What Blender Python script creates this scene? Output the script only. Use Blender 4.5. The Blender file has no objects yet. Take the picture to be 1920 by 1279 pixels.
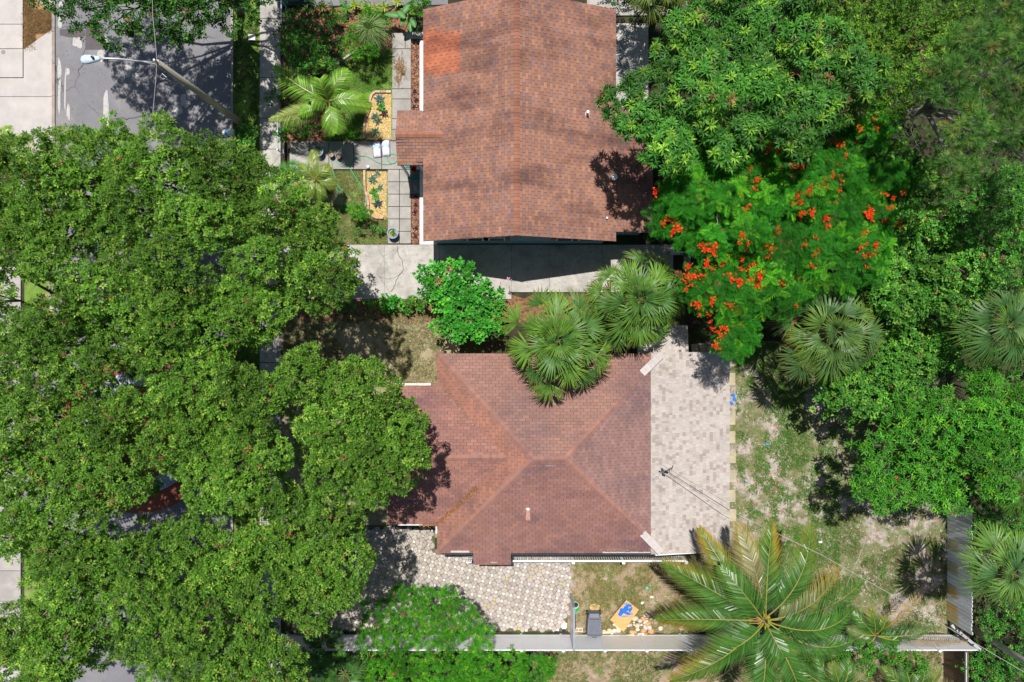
import bpy, math, random
import numpy as np
from mathutils import Vector, Matrix

# ------------------------------------------------------------------ camera, light, exposure
scene = bpy.context.scene
COL = scene.collection
H, S = 34.0, 38.0            # camera height, photo pixels per metre at ground level
cam_d = bpy.data.cameras.new('camera'); cam = bpy.data.objects.new('camera', cam_d); COL.objects.link(cam)
cam.location = (0, 0, H); cam.rotation_euler = (0, 0, 0)
cam_d.sensor_width = 36.0; cam_d.lens = 36.0 * H / (1920.0 / S)
cam_d.clip_start = 0.1; cam_d.clip_end = 600
scene.camera = cam

SUN_DIR = Vector((0.06, -0.355, -1.0)).normalized()
sun_d = bpy.data.lights.new('sun', 'SUN'); sun = bpy.data.objects.new('sun', sun_d); COL.objects.link(sun)
sun_d.energy = 5.0; sun_d.angle = math.radians(0.53); sun_d.color = (1.0, 0.965, 0.91)
sun.rotation_euler = SUN_DIR.to_track_quat('-Z', 'Y').to_euler(); sun.location = (0, 8, 30)
world = bpy.data.worlds.new('World'); scene.world = world; world.use_nodes = True
nt = world.node_tree; bg = nt.nodes['Background']
sky = nt.nodes.new('ShaderNodeTexSky'); sky.sky_type = 'NISHITA'; sky.sun_disc = False
sky.sun_elevation = math.asin(-SUN_DIR.z); sky.sun_rotation = math.atan2(-SUN_DIR.x, -SUN_DIR.y)
nt.links.new(sky.outputs[0], bg.inputs[0]); bg.inputs[1].default_value = 0.063
scene.view_settings.view_transform = 'Standard'; scene.view_settings.look = 'None'
scene.view_settings.gamma = 1.0; scene.view_settings.exposure = 0.10
try: scene.view_settings.use_curve_mapping = False
except Exception: pass
scene.render.engine = 'CYCLES'
scene.cycles.max_bounces = 6; scene.cycles.diffuse_bounces = 3; scene.cycles.transmission_bounces = 3
scene.cycles.glossy_bounces = 2; scene.cycles.transparent_max_bounces = 4

R = random.Random(7)
NR = np.random.default_rng(7)
pi = math.pi

# ------------------------------------------------------------------ coordinate helpers
def P(px, py, z=0.0):
    """a point of the photograph (in its 1920x1279 pixels) at height z"""
    f = (H - z) / H
    return ((px - 960) / S * f, (639.5 - py) / S * f, z)
def G(px, py, z=0.0):
    """a plan position measured in ground-level pixels, at height z"""
    return ((px - 960) / S, (639.5 - py) / S, z)
def plan(px, py, z):
    """ground-level pixel position lying under the point seen at (px,py) with height z"""
    f = (H - z) / H
    return (960 + (px - 960) * f, 639.5 + (py - 639.5) * f)

# ------------------------------------------------------------------ mesh accumulator
class Acc:
    def __init__(s): s.v = []; s.l = []; s.t = []; s.c = []; s.n = 0
    def add(s, V, F, col=(1, 1, 1)):
        V = np.asarray(V, float); s.v.append(V)
        col = np.asarray(col, float)
        if col.ndim == 1: col = np.tile(col, (len(V), 1))
        s.c.append(col)
        if isinstance(F, np.ndarray):
            s.l.append((F + s.n).ravel()); s.t.append(np.full(len(F), F.shape[1], int))
        else:
            for f in F:
                s.l.append(np.asarray(f, int) + s.n); s.t.append(np.array([len(f)]))
        s.n += len(V); return s
    def prism(s, poly, z0, z1, col=(1, 1, 1)):
        n = len(poly)
        a = sum(poly[i][0] * poly[(i + 1) % n][1] - poly[(i + 1) % n][0] * poly[i][1] for i in range(n))
        if a < 0: poly = poly[::-1]
        V = [(p[0], p[1], z0) for p in poly] + [(p[0], p[1], z1) for p in poly]
        F = [list(range(n))[::-1], list(range(n, 2 * n))] + [[i, (i + 1) % n, n + (i + 1) % n, n + i] for i in range(n)]
        return s.add(V, F, col)
    def box(s, c, d, rz=0.0, col=(1, 1, 1), M=None):
        x, y, z = d[0] / 2, d[1] / 2, d[2] / 2
        V = np.array([(a * x, b * y, e * z) for e in (-1, 1) for b in (-1, 1) for a in (-1, 1)], float)
        if M is None:
            cc, ss = math.cos(rz), math.sin(rz); M = np.array([[cc, -ss, 0], [ss, cc, 0], [0, 0, 1]])
        V = V @ np.asarray(M).T + np.array(c)
        return s.add(V, [[0, 2, 3, 1], [4, 5, 7, 6], [0, 1, 5, 4], [2, 6, 7, 3], [0, 4, 6, 2], [1, 3, 7, 5]], col)
    def bar(s, a, b, w, h, col=(1, 1, 1)):
        a = np.array(a, float); b = np.array(b, float); d = b - a; L = np.linalg.norm(d); d /= L
        up = np.array([0, 0, 1.0]) if abs(d[2]) < .95 else np.array([1.0, 0, 0])
        x = np.cross(up, d); x /= np.linalg.norm(x); u = np.cross(d, x)
        return s.box((a + b) / 2, (L, w, h), col=col, M=np.column_stack([d, x, u]))
    def tube(s, pts, rad, n=8, col=(1, 1, 1), cap=True):
        pts = np.asarray(pts, float); m = len(pts)
        rad = np.full(m, rad, float) if np.isscalar(rad) else np.asarray(rad, float)
        T = np.gradient(pts, axis=0) if m > 2 else np.tile(pts[-1] - pts[0], (m, 1))
        T /= np.linalg.norm(T, axis=1)[:, None] + 1e-9
        up = np.array([0, 0, 1.0]) if abs(T[0][2]) < .9 else np.array([1.0, 0, 0])
        V = []; x = np.cross(up, T[0]); x /= np.linalg.norm(x)
        for i in range(m):
            x = x - T[i] * (x @ T[i]); x /= np.linalg.norm(x) + 1e-9; y = np.cross(T[i], x)
            for k in range(n):
                a = 2 * pi * k / n; V.append(pts[i] + rad[i] * (math.cos(a) * x + math.sin(a) * y))
        F = [[i * n + k, i * n + (k + 1) % n, (i + 1) * n + (k + 1) % n, (i + 1) * n + k] for i in range(m - 1) for k in range(n)]
        if cap: F += [list(range(n))[::-1], list(range((m - 1) * n, m * n))]
        return s.add(V, F, col)
    def lathe(s, c, prof, n=20, col=(1, 1, 1)):
        V = []; m = len(prof)
        for r, z in prof:
            for k in range(n):
                a = 2 * pi * k / n; V.append((c[0] + r * math.cos(a), c[1] + r * math.sin(a), c[2] + z))
        F = [[i * n + k, i * n + (k + 1) % n, (i + 1) * n + (k + 1) % n, (i + 1) * n + k] for i in range(m - 1) for k in range(n)]
        return s.add(V, F, col)
    def sphere(s, c, r, n=12, m=8, col=(1, 1, 1), sc=(1, 1, 1)):
        V = []
        for i in range(m + 1):
            t = pi * i / m
            for k in range(n):
                a = 2 * pi * k / n
                V.append((c[0] + r * sc[0] * math.sin(t) * math.cos(a), c[1] + r * sc[1] * math.sin(t) * math.sin(a), c[2] - r * sc[2] * math.cos(t)))
        F = [[i * n + k, i * n + (k + 1) % n, (i + 1) * n + (k + 1) % n, (i + 1) * n + k] for i in range(m) for k in range(n)]
        return s.add(V, F, col)
    def build(s, name, mat, parent=None, origin=None, smooth=False, label=None, kind=None, bevel=0.0):
        V = np.concatenate(s.v); L = np.concatenate(s.l).astype(np.int32); T = np.concatenate(s.t).astype(np.int32)
        if parent is not None: origin = parent_origin(parent)
        elif origin is None: origin = (0, 0, 0)
        V = V - np.array(origin)
        me = bpy.data.meshes.new(name); me.vertices.add(len(V)); me.vertices.foreach_set('co', V.astype(np.float32).ravel())
        me.loops.add(len(L)); me.loops.foreach_set('vertex_index', L)
        me.polygons.add(len(T)); st = np.zeros(len(T), np.int32); st[1:] = np.cumsum(T)[:-1]
        me.polygons.foreach_set('loop_start', st)
        try: me.polygons.foreach_set('loop_total', T)
        except Exception: pass
        ca = me.color_attributes.new('tint', 'FLOAT_COLOR', 'POINT')
        C = np.ones((len(V), 4), np.float32); C[:, :3] = np.clip(np.concatenate(s.c), 0, 1)
        ca.data.foreach_set('color', C.ravel())
        me.update(calc_edges=True); me.validate()
        me.polygons.foreach_set('use_smooth', np.full(len(T), bool(smooth)))
        me.materials.append(mat)
        o = bpy.data.objects.new(name, me); COL.objects.link(o)
        if parent is not None: o.parent = parent
        else: o.location = origin
        if bevel:
            b = o.modifiers.new('bevel', 'BEVEL'); b.width = bevel; b.segments = 1; b.limit_method = 'ANGLE'
        if label: o['label'] = label
        if kind: o['kind'] = kind
        return o

def parent_origin(o):
    v = Vector((0, 0, 0))
    while o is not None: v = v + o.location; o = o.parent
    return tuple(v)
def thing(name, label, cat, loc=(0, 0, 0), group=None):
    o = bpy.data.objects.new(name, None); COL.objects.link(o); o.location = loc; o.empty_display_size = .2
    o['label'] = label; o['category'] = cat
    if group: o['group'] = group
    return o
def tag(o, label, cat, group=None):
    o['label'] = label; o['category'] = cat
    if group: o['group'] = group
    return o
def struct(o, label=None):
    o['kind'] = 'structure'
    if label: o['label'] = label
    return o
def copy_tree(o, parent=None, dloc=None, **props):
    c = o.copy(); COL.objects.link(c)
    if parent is not None: c.parent = parent
    if dloc is not None: c.location = dloc
    for k, v in props.items(): c[k] = v
    for ch in list(o.children): copy_tree(ch, c)
    return c

# ------------------------------------------------------------------ materials
MATS = {}
def mat(name, col=(1, 1, 1), rough=.8, var=.15, scale=3.0, col2=None, mix2=(.45, .6), scale2=1.0, bump=0.0, bscale=60.0,
        attr=False, spec=.25, metal=0.0, trans=0.0, tcol=None, streak=None, crack=0.0, speck=0.0, stretch=(1, 1, 1), col3=None, mix3=(.5, .6), scale3=4.0):
    if name in MATS: return MATS[name]
    m = bpy.data.materials.new(name); m.use_nodes = True; t = m.node_tree; N = t.nodes; L = t.links
    b = N['Principled BSDF']; b.inputs['Roughness'].default_value = rough; b.inputs['Metallic'].default_value = metal
    try: b.inputs['Specular IOR Level'].default_value = spec
    except Exception: pass
    tc = N.new('ShaderNodeTexCoord'); geo = N.new('ShaderNodeNewGeometry')
    mp = N.new('ShaderNodeMapping'); mp.inputs['Scale'].default_value = stretch
    L.new(geo.outputs['Position'], mp.inputs['Vector'])
    vec = mp.outputs[0]
    def noise(sc, det=4, rg=.55):
        n = N.new('ShaderNodeTexNoise'); n.inputs['Scale'].default_value = sc; n.inputs['Detail'].default_value = det
        n.inputs['Roughness'].default_value = rg; L.new(vec, n.inputs['Vector']); return n
    def rng(sock, a, b_, c=0.0, d=1.0):
        r = N.new('ShaderNodeMapRange'); r.inputs[1].default_value = a; r.inputs[2].default_value = b_
        r.inputs[3].default_value = c; r.inputs[4].default_value = d; L.new(sock, r.inputs[0]); return r.outputs[0]
    def mix(fac, a, c, mode='MIX'):
        x = N.new('ShaderNodeMix'); x.data_type = 'RGBA'; x.blend_type = mode
        if isinstance(fac, float): x.inputs[0].default_value = fac
        else: L.new(fac, x.inputs[0])
        for s_, i in ((a, 6), (c, 7)):
            if isinstance(s_, tuple): x.inputs[i].default_value = (*s_[:3], 1)
            else: L.new(s_, x.inputs[i])
        return x.outputs[2]
    if attr:
        at = N.new('ShaderNodeAttribute'); at.attribute_name = 'tint'; c = at.outputs['Color']
        c = mix(1.0, c, tuple(col), 'MULTIPLY')
    else: c = tuple(col)
    if col2: c = mix(rng(noise(scale2, 5, .6).outputs[0], *mix2), c, tuple(col2))
    if col3: c = mix(rng(noise(scale3, 6, .65).outputs[0], *mix3), c, tuple(col3))
    if streak:  # (stretch vector, scale, lo, hi, colour multiplier): shaped stains
        mp2 = N.new('ShaderNodeMapping'); mp2.inputs['Scale'].default_value = streak[0]
        L.new(geo.outputs['Position'], mp2.inputs['Vector'])
        n = N.new('ShaderNodeTexNoise'); n.inputs['Scale'].default_value = streak[1]; n.inputs['Detail'].default_value = 6
        n.inputs['Roughness'].default_value = .6
        L.new(mp2.outputs[0], n.inputs['Vector'])
        c = mix(rng(n.outputs[0], streak[2], streak[3]), c, mix(1.0, c, tuple(streak[4]), 'MULTIPLY'))
    if var:
        v = rng(noise(scale, 6, .65).outputs[0], .25, .75, 1 - var, 1 + var)
        cb = N.new('ShaderNodeCombineColor'); [L.new(v, cb.inputs[i]) for i in range(3)]
        c = mix(1.0, c, cb.outputs[0], 'MULTIPLY')
    if speck:
        w = rng(noise(70, 2, .5).outputs[0], .3, .7, 1 - speck, 1 + speck)
        cb = N.new('ShaderNodeCombineColor'); [L.new(w, cb.inputs[i]) for i in range(3)]
        c = mix(1.0, c, cb.outputs[0], 'MULTIPLY')
    if crack:
        vo = N.new('ShaderNodeTexVoronoi'); vo.feature = 'DISTANCE_TO_EDGE'; vo.inputs['Scale'].default_value = .33
        nn = noise(1.3, 5, .6); ad = N.new('ShaderNodeMixRGB'); ad.blend_type = 'ADD'; ad.inputs[0].default_value = .55
        L.new(vec, ad.inputs[1]); L.new(nn.outputs['Color'], ad.inputs[2]); L.new(ad.outputs[0], vo.inputs['Vector'])
        e = rng(vo.outputs['Distance'], 0.0, .011, 1.0, 0.0)
        mk = rng(noise(.22, 2, .5).outputs[0], .46, .54)
        mu = N.new('ShaderNodeMath'); mu.operation = 'MULTIPLY'; L.new(e, mu.inputs[0]); L.new(mk, mu.inputs[1])
        mu2 = N.new('ShaderNodeMath'); mu2.operation = 'MULTIPLY'; L.new(mu.outputs[0], mu2.inputs[0]); mu2.inputs[1].default_value = crack
        c = mix(mu2.outputs[0], c, (.03, .028, .026))
    if isinstance(c, tuple): b.inputs['Base Color'].default_value = (*c, 1)
    else: L.new(c, b.inputs['Base Color'])
    if bump:
        bp = N.new('ShaderNodeBump'); bp.inputs['Strength'].default_value = bump; bp.inputs['Distance'].default_value = .02
        L.new(noise(bscale, 4, .6).outputs[0], bp.inputs['Height']); L.new(bp.outputs[0], b.inputs['Normal'])
    if trans:
        tr = N.new('ShaderNodeBsdfTranslucent'); ms = N.new('ShaderNodeMixShader'); ms.inputs[0].default_value = trans
        tcc = mix(1.0, c, tcol or (1.5, 1.5, .5), 'MULTIPLY')
        L.new(tcc, tr.inputs[0]); L.new(b.outputs[0], ms.inputs[1]); L.new(tr.outputs[0], ms.inputs[2])
        L.new(ms.outputs[0], N['Material Output'].inputs[0])
    MATS[name] = m; return m

M_leaf = mat('leaf', (1, 1, 1), rough=.5, var=.16, scale=.5, attr=True, spec=.30, trans=.20, tcol=(1.25, 1.45, .35))
M_leaf_soft = mat('soft_leaf', (1, 1, 1), rough=.6, var=.15, scale=.7, attr=True, spec=.2, trans=.24, tcol=(1.1, 1.5, .3))
M_palm = mat('palm_leaf', (1, 1, 1), rough=.45, var=.12, scale=1.5, attr=True, spec=.32, trans=.22, tcol=(1.2, 1.4, .4))
M_coco = mat('coconut_leaf', (1, 1, 1), rough=.36, var=.14, scale=2, attr=True, spec=.45, trans=.12, tcol=(1.2, 1.3, .3))
M_flower = mat('flower_petal', (1, 1, 1), rough=.6, var=.05, attr=True, spec=.1, trans=.25, tcol=(1.2, 1, 1))
M_bark = mat('bark', (.16, .13, .105), rough=.95, var=.35, scale=6, bump=.8, bscale=18)
M_pale_bark = mat('pale_twig', (.36, .31, .27), rough=.9, var=.25, scale=7)
M_grass = mat('grass_blade', (1, 1, 1), rough=.7, var=.2, scale=.9, attr=True, spec=.15, trans=.25)
M_attr = mat('painted_attr', (1, 1, 1), rough=.75, var=.12, scale=5, attr=True, speck=.12)
M_stone = mat('rubble', (1, 1, 1), rough=.9, var=.2, scale=9, attr=True, speck=.2, bump=.5)
M_conc = mat('concrete', (.47, .44, .405), rough=.88, var=.24, scale=1.8, col2=(.27, .255, .235), mix2=(.49, .70), scale2=.65, col3=(.35, .33, .30), mix3=(.52, .66), scale3=3.5, speck=.13, bump=.25, bscale=50, attr=True, crack=.35)
M_conc_w = mat('pale_concrete', (.50, .455, .43), rough=.9, var=.12, scale=1.6, col2=(.46, .43, .41), mix2=(.45, .65), scale2=.7, speck=.1, bump=.2, attr=True)
M_asph = mat('asphalt', (.205, .2, .215), rough=.9, var=.13, scale=1.1, col2=(.26, .25, .25), mix2=(.5, .7), scale2=.6, speck=.25, bump=.3, bscale=90, crack=.9)
M_patch_d = mat('dark_asphalt', (.115, .10, .105), rough=.9, var=.2, scale=3, speck=.3)
M_patch_l = mat('worn_concrete', (.46, .44, .42), rough=.9, var=.2, scale=6, speck=.25)
M_soil = mat('soil', (.045, .036, .024), rough=1, var=.35, scale=2.2, col2=(.05, .075, .02), mix2=(.45, .62), scale2=1.3, speck=.4, bump=.6, bscale=35)
M_yard = mat('sandy_yard', (.40, .345, .30), rough=1, var=.38, scale=5.0, col2=(.15, .17, .07), mix2=(.43, .54), scale2=.8, speck=.4,
             col3=(.25, .19, .13), mix3=(.52, .62), scale3=2.8, bump=.7, bscale=30)
M_dry = mat('dry_yard', (.31, .235, .155), rough=1, var=.3, scale=3.5, col2=(.42, .36, .31), mix2=(.56, .68), scale2=.9, speck=.45,
            col3=(.14, .17, .055), mix3=(.5, .6), scale3=1.7, bump=.7, bscale=30)
M_lawn = mat('lawn', (.15, .25, .04), rough=1, var=.35, scale=3, col2=(.33, .27, .16), mix2=(.52, .68), scale2=1.1, speck=.4, bump=.8, bscale=30)
M_front = mat('dry_front_lawn', (.33, .28, .18), rough=1, var=.25, scale=4, col2=(.13, .2, .05), mix2=(.56, .66), scale2=.7, speck=.45, bump=.7, bscale=30)
M_mulch = mat('mulch', (.30, .14, .08), rough=1, var=.5, scale=14, speck=.6, col2=(.12, .05, .045), mix2=(.45, .6), scale2=5, bump=1, bscale=25)
M_gold = mat('gold_gravel', (.62, .43, .15), rough=.95, var=.25, scale=10, speck=.3, bump=.6, attr=True)
M_shing = mat('shingle', (1, 1, 1), rough=.93, var=.10, scale=1.2, attr=True, speck=.14, spec=.12)
M_shing_up = mat('weathered_shingle', (1, 1, 1), rough=.93, var=.12, scale=1.0, attr=True, speck=.16, spec=.12,
                 streak=((.5, 1.7, .5), .55, .46, .66, (.50, .50, .56)))
M_shing_lo = mat('red_shingle', (1, 1, 1), rough=.93, var=.12, scale=.9, attr=True, speck=.14, spec=.12,
                 streak=((.6, 1.2, .8), .5, .47, .68, (.70, .76, .88)))
M_deck = mat('roof_deck', (.07, .05, .045), rough=.9)
M_white = mat('white_paint', (.78, .78, .77), rough=.5, var=.05, spec=.4)
M_vinyl = mat('vinyl', (.70, .71, .74), rough=.45, var=.06, scale=2, spec=.4, attr=True)
M_bluewall = mat('blue_stucco', (.16, .33, .43), rough=.9, var=.08, bump=.3)
M_beige = mat('beige_stucco', (.5, .42, .32), rough=.9, var=.08, bump=.3)
M_glass = mat('window_glass', (.02, .03, .04), rough=.08, var=0, spec=.6)
M_metal = mat('galvanised', (.55, .56, .58), rough=.45, var=.08, metal=.5)
M_dark = mat('dark_plastic', (.02, .022, .028), rough=.5, var=.05)
M_bin = mat('grey_bin_plastic', (.12, .13, .165), rough=.5, var=.15, scale=5, spec=.4)
M_pole = mat('weathered_pole', (.40, .375, .30), rough=.95, var=.25, scale=3, stretch=(1, 1, .3), speck=.15)
M_bluepot = mat('blue_glaze', (.02, .16, .34), rough=.3, var=.1, spec=.5)
M_pot = mat('black_pot', (.025, .03, .045), rough=.5)
M_hose = mat('green_hose', (.04, .42, .22), rough=.5, var=.05)
M_ply = mat('plywood', (.62, .37, .15), rough=.8, var=.2, scale=2, stretch=(1, 5, 1), speck=.15)
M_bluepaint = mat('blue_paint', (.02, .15, .55), rough=.6, var=.25, scale=8)
M_teal = mat('teal_car_paint', (.01, .18, .25), rough=.25, spec=.6, var=.02)
M_redc = mat('red_concrete', (.26, .085, .055), rough=.9, var=.2, scale=3, speck=.15)
M_brick = mat('brick', (1, 1, 1), rough=.9, var=.2, scale=8, attr=True, speck=.2, bump=.4)
M_wood = mat('grey_wood', (1, 1, 1), rough=.85, var=.15, scale=4, attr=True, speck=.12, stretch=(1, 4, 1))

# ------------------------------------------------------------------ the ground and what lies on it
def poly_sheet(name, pts, z, m, label=None, ground=True):
    a = Acc(); q = [G(x, y, z) for x, y in pts]
    n = len(q); ar = sum(q[i][0] * q[(i + 1) % n][1] - q[(i + 1) % n][0] * q[i][1] for i in range(n))
    if ar < 0: q = q[::-1]
    a.add(q, [list(range(n))]); return struct(a.build(name, m), label)
def blob(cx, cy, rx, ry, n=26, j=.22, seed=0, rot=0.0):
    r = random.Random(seed); ph = [r.uniform(0, 6.28) for _ in range(5)]
    out = []
    for k in range(n):
        t = 2 * pi * k / n
        f = 1 + j * sum(math.sin((i + 2) * t + ph[i]) / (i + 1.3) for i in range(5)) + r.uniform(-.05, .05)
        x = rx * f * math.cos(t); y = ry * f * math.sin(t)
        out.append((cx + x * math.cos(rot) - y * math.sin(rot), cy + x * math.sin(rot) + y * math.cos(rot)))
    return out
poly_sheet('ground', [(-5000, -5000), (7000, -5000), (7000, 7000), (-5000, 7000)], -.05, M_soil)
def rough_rect(x0, y0, x1, y1, j=6, seed=1, step=18):
    r = random.Random(seed); p = []
    nx = max(2, int((x1 - x0) / step)); ny = max(2, int((y1 - y0) / step))
    for i in range(nx): p.append((x0 + (x1 - x0) * i / nx, y0 + r.uniform(-j, j)))
    for i in range(ny): p.append((x1 + r.uniform(-j, j), y0 + (y1 - y0) * i / ny))
    for i in range(nx): p.append((x1 - (x1 - x0) * i / nx, y1 + r.uniform(-j, j)))
    for i in range(ny): p.append((x0 + r.uniform(-j, j), y1 - (y1 - y0) * i / ny))
    return p
poly_sheet('back_yard', rough_rect(1300, 640, 1776, 1186, 4, 2), -.030, M_yard)
poly_sheet('side_yard', rough_rect(1062, 990, 1310, 1186, 5, 3), -.026, M_dry)
poly_sheet('front_yard', rough_rect(528, 572, 860, 1010, 3, 4), -.030, M_front)
poly_sheet('south_lawn', rough_rect(1000, 1192, 1790, 1420, 3, 5), -.034, M_dry)
poly_sheet('garden_soil', rough_rect(530, 14, 775, 268, 3, 6), -.030, M_mulch)
poly_sheet('front_lawn', [(618, 262), (612, 200), (622, 140), (640, 110), (668, 97), (738, 92), (738, 262)], -.022, mat('green_lawn', (.13, .27, .03), rough=1, var=.3, scale=4, col2=(.33, .30, .16), mix2=(.56, .70), scale2=1.3, speck=.4, bump=.8, bscale=30))
poly_sheet('side_lawn', [(540, 322), (728, 322), (728, 457), (540, 457)], -.022, mat('side_lawn', (.34, .29, .17), rough=1, var=.25, scale=4, col2=(.15, .23, .05), mix2=(.45, .58), scale2=.9, speck=.45, bump=.7, bscale=30))
poly_sheet('hedge_bed', rough_rect(560, 556, 1110, 604, 4, 8), -.024, M_mulch)
poly_sheet('verge', [(437, -300), (487, -300), (487, 1600), (437, 1600)], -.028, M_lawn)
poly_sheet('west_verge', [(45, 495), (97, 495), (97, 1600), (45, 1600)], -.028, M_lawn)
road = poly_sheet('road', [(104, -1500), (434, -1500), (434, 2600), (104, 2600)], -.012, M_asph)
poly_sheet('crossing_road', [(-1500, 640), (104, 640), (104, 985), (-1500, 985)], -.016, M_asph)
poly_sheet('north_drive', [(530, -60), (840, -60), (840, 8), (760, 11), (530, 10)], -.012, M_asph)
def road_patch(pts, m, z, name='road_patch'):
    a = Acc(); q = [G(x, y, z) for x, y in pts]; n = len(q)
    if sum(q[i][0] * q[(i + 1) % n][1] - q[(i + 1) % n][0] * q[i][1] for i in range(n)) < 0: q = q[::-1]
    a.add(q, [list(range(n))]); o = a.build(name, m, parent=road); return o
road_patch([(160, 48), (195, 48), (194, 93), (160, 93)], M_patch_d, -.004, 'dark_patch')
road_patch([(112, 55), (140, 53), (159, 57), (159, 68), (130, 70), (112, 66)], M_patch_d, -.004, 'dark_patch')
for i, (x, y, rx, ry) in enumerate([(199, 203, 6, 28), (145, 80, 8, 11), (200, 82, 5, 14), (190, 104, 6, 14), (111, 130, 3, 24), (111, 180, 3, 30),
                                    (128, 210, 4, 12), (127, 135, 3, 9), (112, 42, 3, 14), (243, 128, 9, 15), (255, 141, 9, 4), (236, 100, 6, 8), (122, 170, 1.5, 40),
                                    (115, 8, 4, 8), (330, 205, 12, 9), (345, 190, 7, 12)]):
    road_patch(blob(x, y, rx, ry, 20, .28, i), M_patch_l, -.0035, 'worn_patch')

def slab(parent, x0, y0, x1, y1, z=.035, m=None, gap=.6, name='slab', tint=None, poly=None, z0=-.045):
    a = Acc(); t = tint or R.uniform(.9, 1.08)
    if poly: q = [G(x, y)[:2] for x, y in poly]
    else: q = [G(x, y)[:2] for x, y in ((x0 + gap, y0 + gap), (x1 - gap, y0 + gap), (x1 - gap, y1 - gap), (x0 + gap, y1 - gap))]
    a.prism(q, z0, z + R.uniform(-.003, .003), (t, t, t) if not isinstance(t, tuple) else t)
    return a.build(name, m or M_conc, parent=parent)
def setting(name, loc=(0, 0, 0)):
    o = bpy.data.objects.new(name, None); COL.objects.link(o); o.location = loc; o['kind'] = 'structure'; return o
# pavement along the street, on the garden side
sw = setting('sidewalk', G(507, 120))
ys = [-180, -125, -70, -18, 35, 88, 146, 222, 280, 340, 400, 458]
for a_, b_ in zip(ys[:-1], ys[1:]): slab(sw, 487, a_, 527, b_)
ys = [560, 620, 680, 740, 800, 860, 920, 980, 1040, 1100, 1160, 1220, 1290, 1360]
for a_, b_ in zip(ys[:-1], ys[1:]): slab(sw, 487, a_, 527, b_)
# concrete west of the street
wc = setting('west_pavement', G(20, 120))
for a_, b_ in ((-120, -40), (-40, 46), (46, 92), (92, 146)): slab(wc, -70, a_, 44, b_, m=M_conc_w, tint=1.03)
slab(wc, 0, 0, 0, 0, poly=[(45, 93), (98, 56), (98, 181), (-70, 181), (-70, 147), (45, 147)], m=M_conc_w, name='apron', tint=1.06, z=.03)
slab(wc, 0, 0, 0, 0, poly=[(-70, 182), (98, 182), (98, 300), (-70, 300)], m=M_conc_w, name='apron', tint=1.0, z=.03)
slab(wc, 0, 0, 0, 0, poly=[(64, -120), (98, -120), (98, 21), (62, -5)], m=M_conc_w, name='apron', tint=1.1, z=.03)
for a_, b_ in zip(range(500, 1300, 57), range(557, 1360, 57)): slab(wc, -20, a_, 40, b_, m=M_conc_w, tint=R.uniform(.66, .78))
slab(wc, 40, 300, 97, 494, m=M_conc_w, name='apron', tint=.98, z=.03)
a = Acc(); a.lathe(G(7, 98, .034), [(0, .012), (.09, .012), (.105, .006), (.105, 0)], 18, (.28, .25, .23)); a.build('manhole_cover', M_attr, parent=wc)
a = Acc(); a.add([G(x, y, -.02) for x, y in [(45, -20), (45, 93), (98, 57), (98, 21), (64, -4), (64, -20)]], [[0, 1, 2, 3, 4, 5]])
struct(a.build('dry_verge', mat('dry_brown_grass', (.34, .2, .10), rough=1, var=.45, scale=6, speck=.5, col2=(.2, .18, .06), mix2=(.5, .6), scale2=2)))
# kerbs
def kerb(name, x0, x1, y0, y1, n, col, m=M_conc, top=.09):
    o = setting(name, G((x0 + x1) / 2, (y0 + y1) / 2))
    for i in range(n):
        a = Acc(); u0 = y0 + (y1 - y0) * i / n + .25; u1 = y0 + (y1 - y0) * (i + 1) / n - .25; t = R.uniform(.88, 1.08)
        a.prism([G(x0, u0)[:2], G(x1, u0)[:2], G(x1, u1)[:2], G(x0, u1)[:2]], -.05, top, tuple(c * t for c in col))
        a.build('kerbstone', m, parent=o)
    return o
kerb('west_kerb', 98.5, 104, -60, 300, 6, (.78, .66, .58), top=.06)
kerb('east_kerb', 434, 438, -60, 1300, 24, (.75, .72, .68))
kerb('far_kerb', 94, 104, 440, 640, 6, (1.15, .93, .80), top=.09)
kerb('far_kerb', 88, 98, 985, 1300, 6, (1.15, .95, .85), top=.09)
# the round paved crossing under the canopy
rc = setting('paved_circle', G(260, 812))
a = Acc(); q = [G(260 + 150 * math.cos(t), 812 + 150 * math.sin(t))[:2] for t in np.linspace(0, 2 * pi, 64, endpoint=False)]
a.prism(q, -.05, .0, (1, 1, 1)); a.build('red_ring', M_redc, parent=rc)
a = Acc()
for k in range(6):
    rr = 90 + k * 4.6; n = int(2 * pi * rr / 8.5)
    for i in range(n):
        t = 2 * pi * (i + .5 * (k % 2)) / n; c = G(260 + rr * math.cos(t), 812 + rr * math.sin(t), .006); g = R.uniform(.8, 1.1)
        a.box(c, (4.1 / S, 7.7 / S, .05), -t, (.42 * g, .45 * g, .58 * g))
o = a.build('brick_band', M_brick, parent=rc); o['kind'] = 'stuff'

# driveway between the two lots
dw = setting('driveway', G(800, 510))
xs = [438, 486, 560, 640, 721, 824, 959, 1030, 1130, 1262]
for i, (a_, b_) in enumerate(zip(xs[:-1], xs[1:])): slab(dw, a_, 459, b_, 561 if b_ < 1000 else 548, z=.04, gap=.18, tint=R.uniform(.96, 1.03))
def crack(pts, w, parent, z=.047):
    a = Acc(); r = random.Random(len(pts)); q = []
    for (x0, y0), (x1, y1) in zip(pts[:-1], pts[1:]):
        n = 6
        for i in range(n): q.append((x0 + (x1 - x0) * i / n + r.uniform(-1.0, 1.0), y0 + (y1 - y0) * i / n + r.uniform(-.8, .8)))
    q.append(pts[-1])
    for p0, p1 in zip(q[:-1], q[1:]): a.bar(G(*p0, z), G(*p1, z), w, .004)
    a.build('crack', mat('crack_fill', (.06, .055, .05), rough=1), parent=parent)
crack([(745, 461), (748, 478), (755, 492), (757, 506), (747, 518), (741, 533), (734, 548)], .022, dw)
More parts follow.
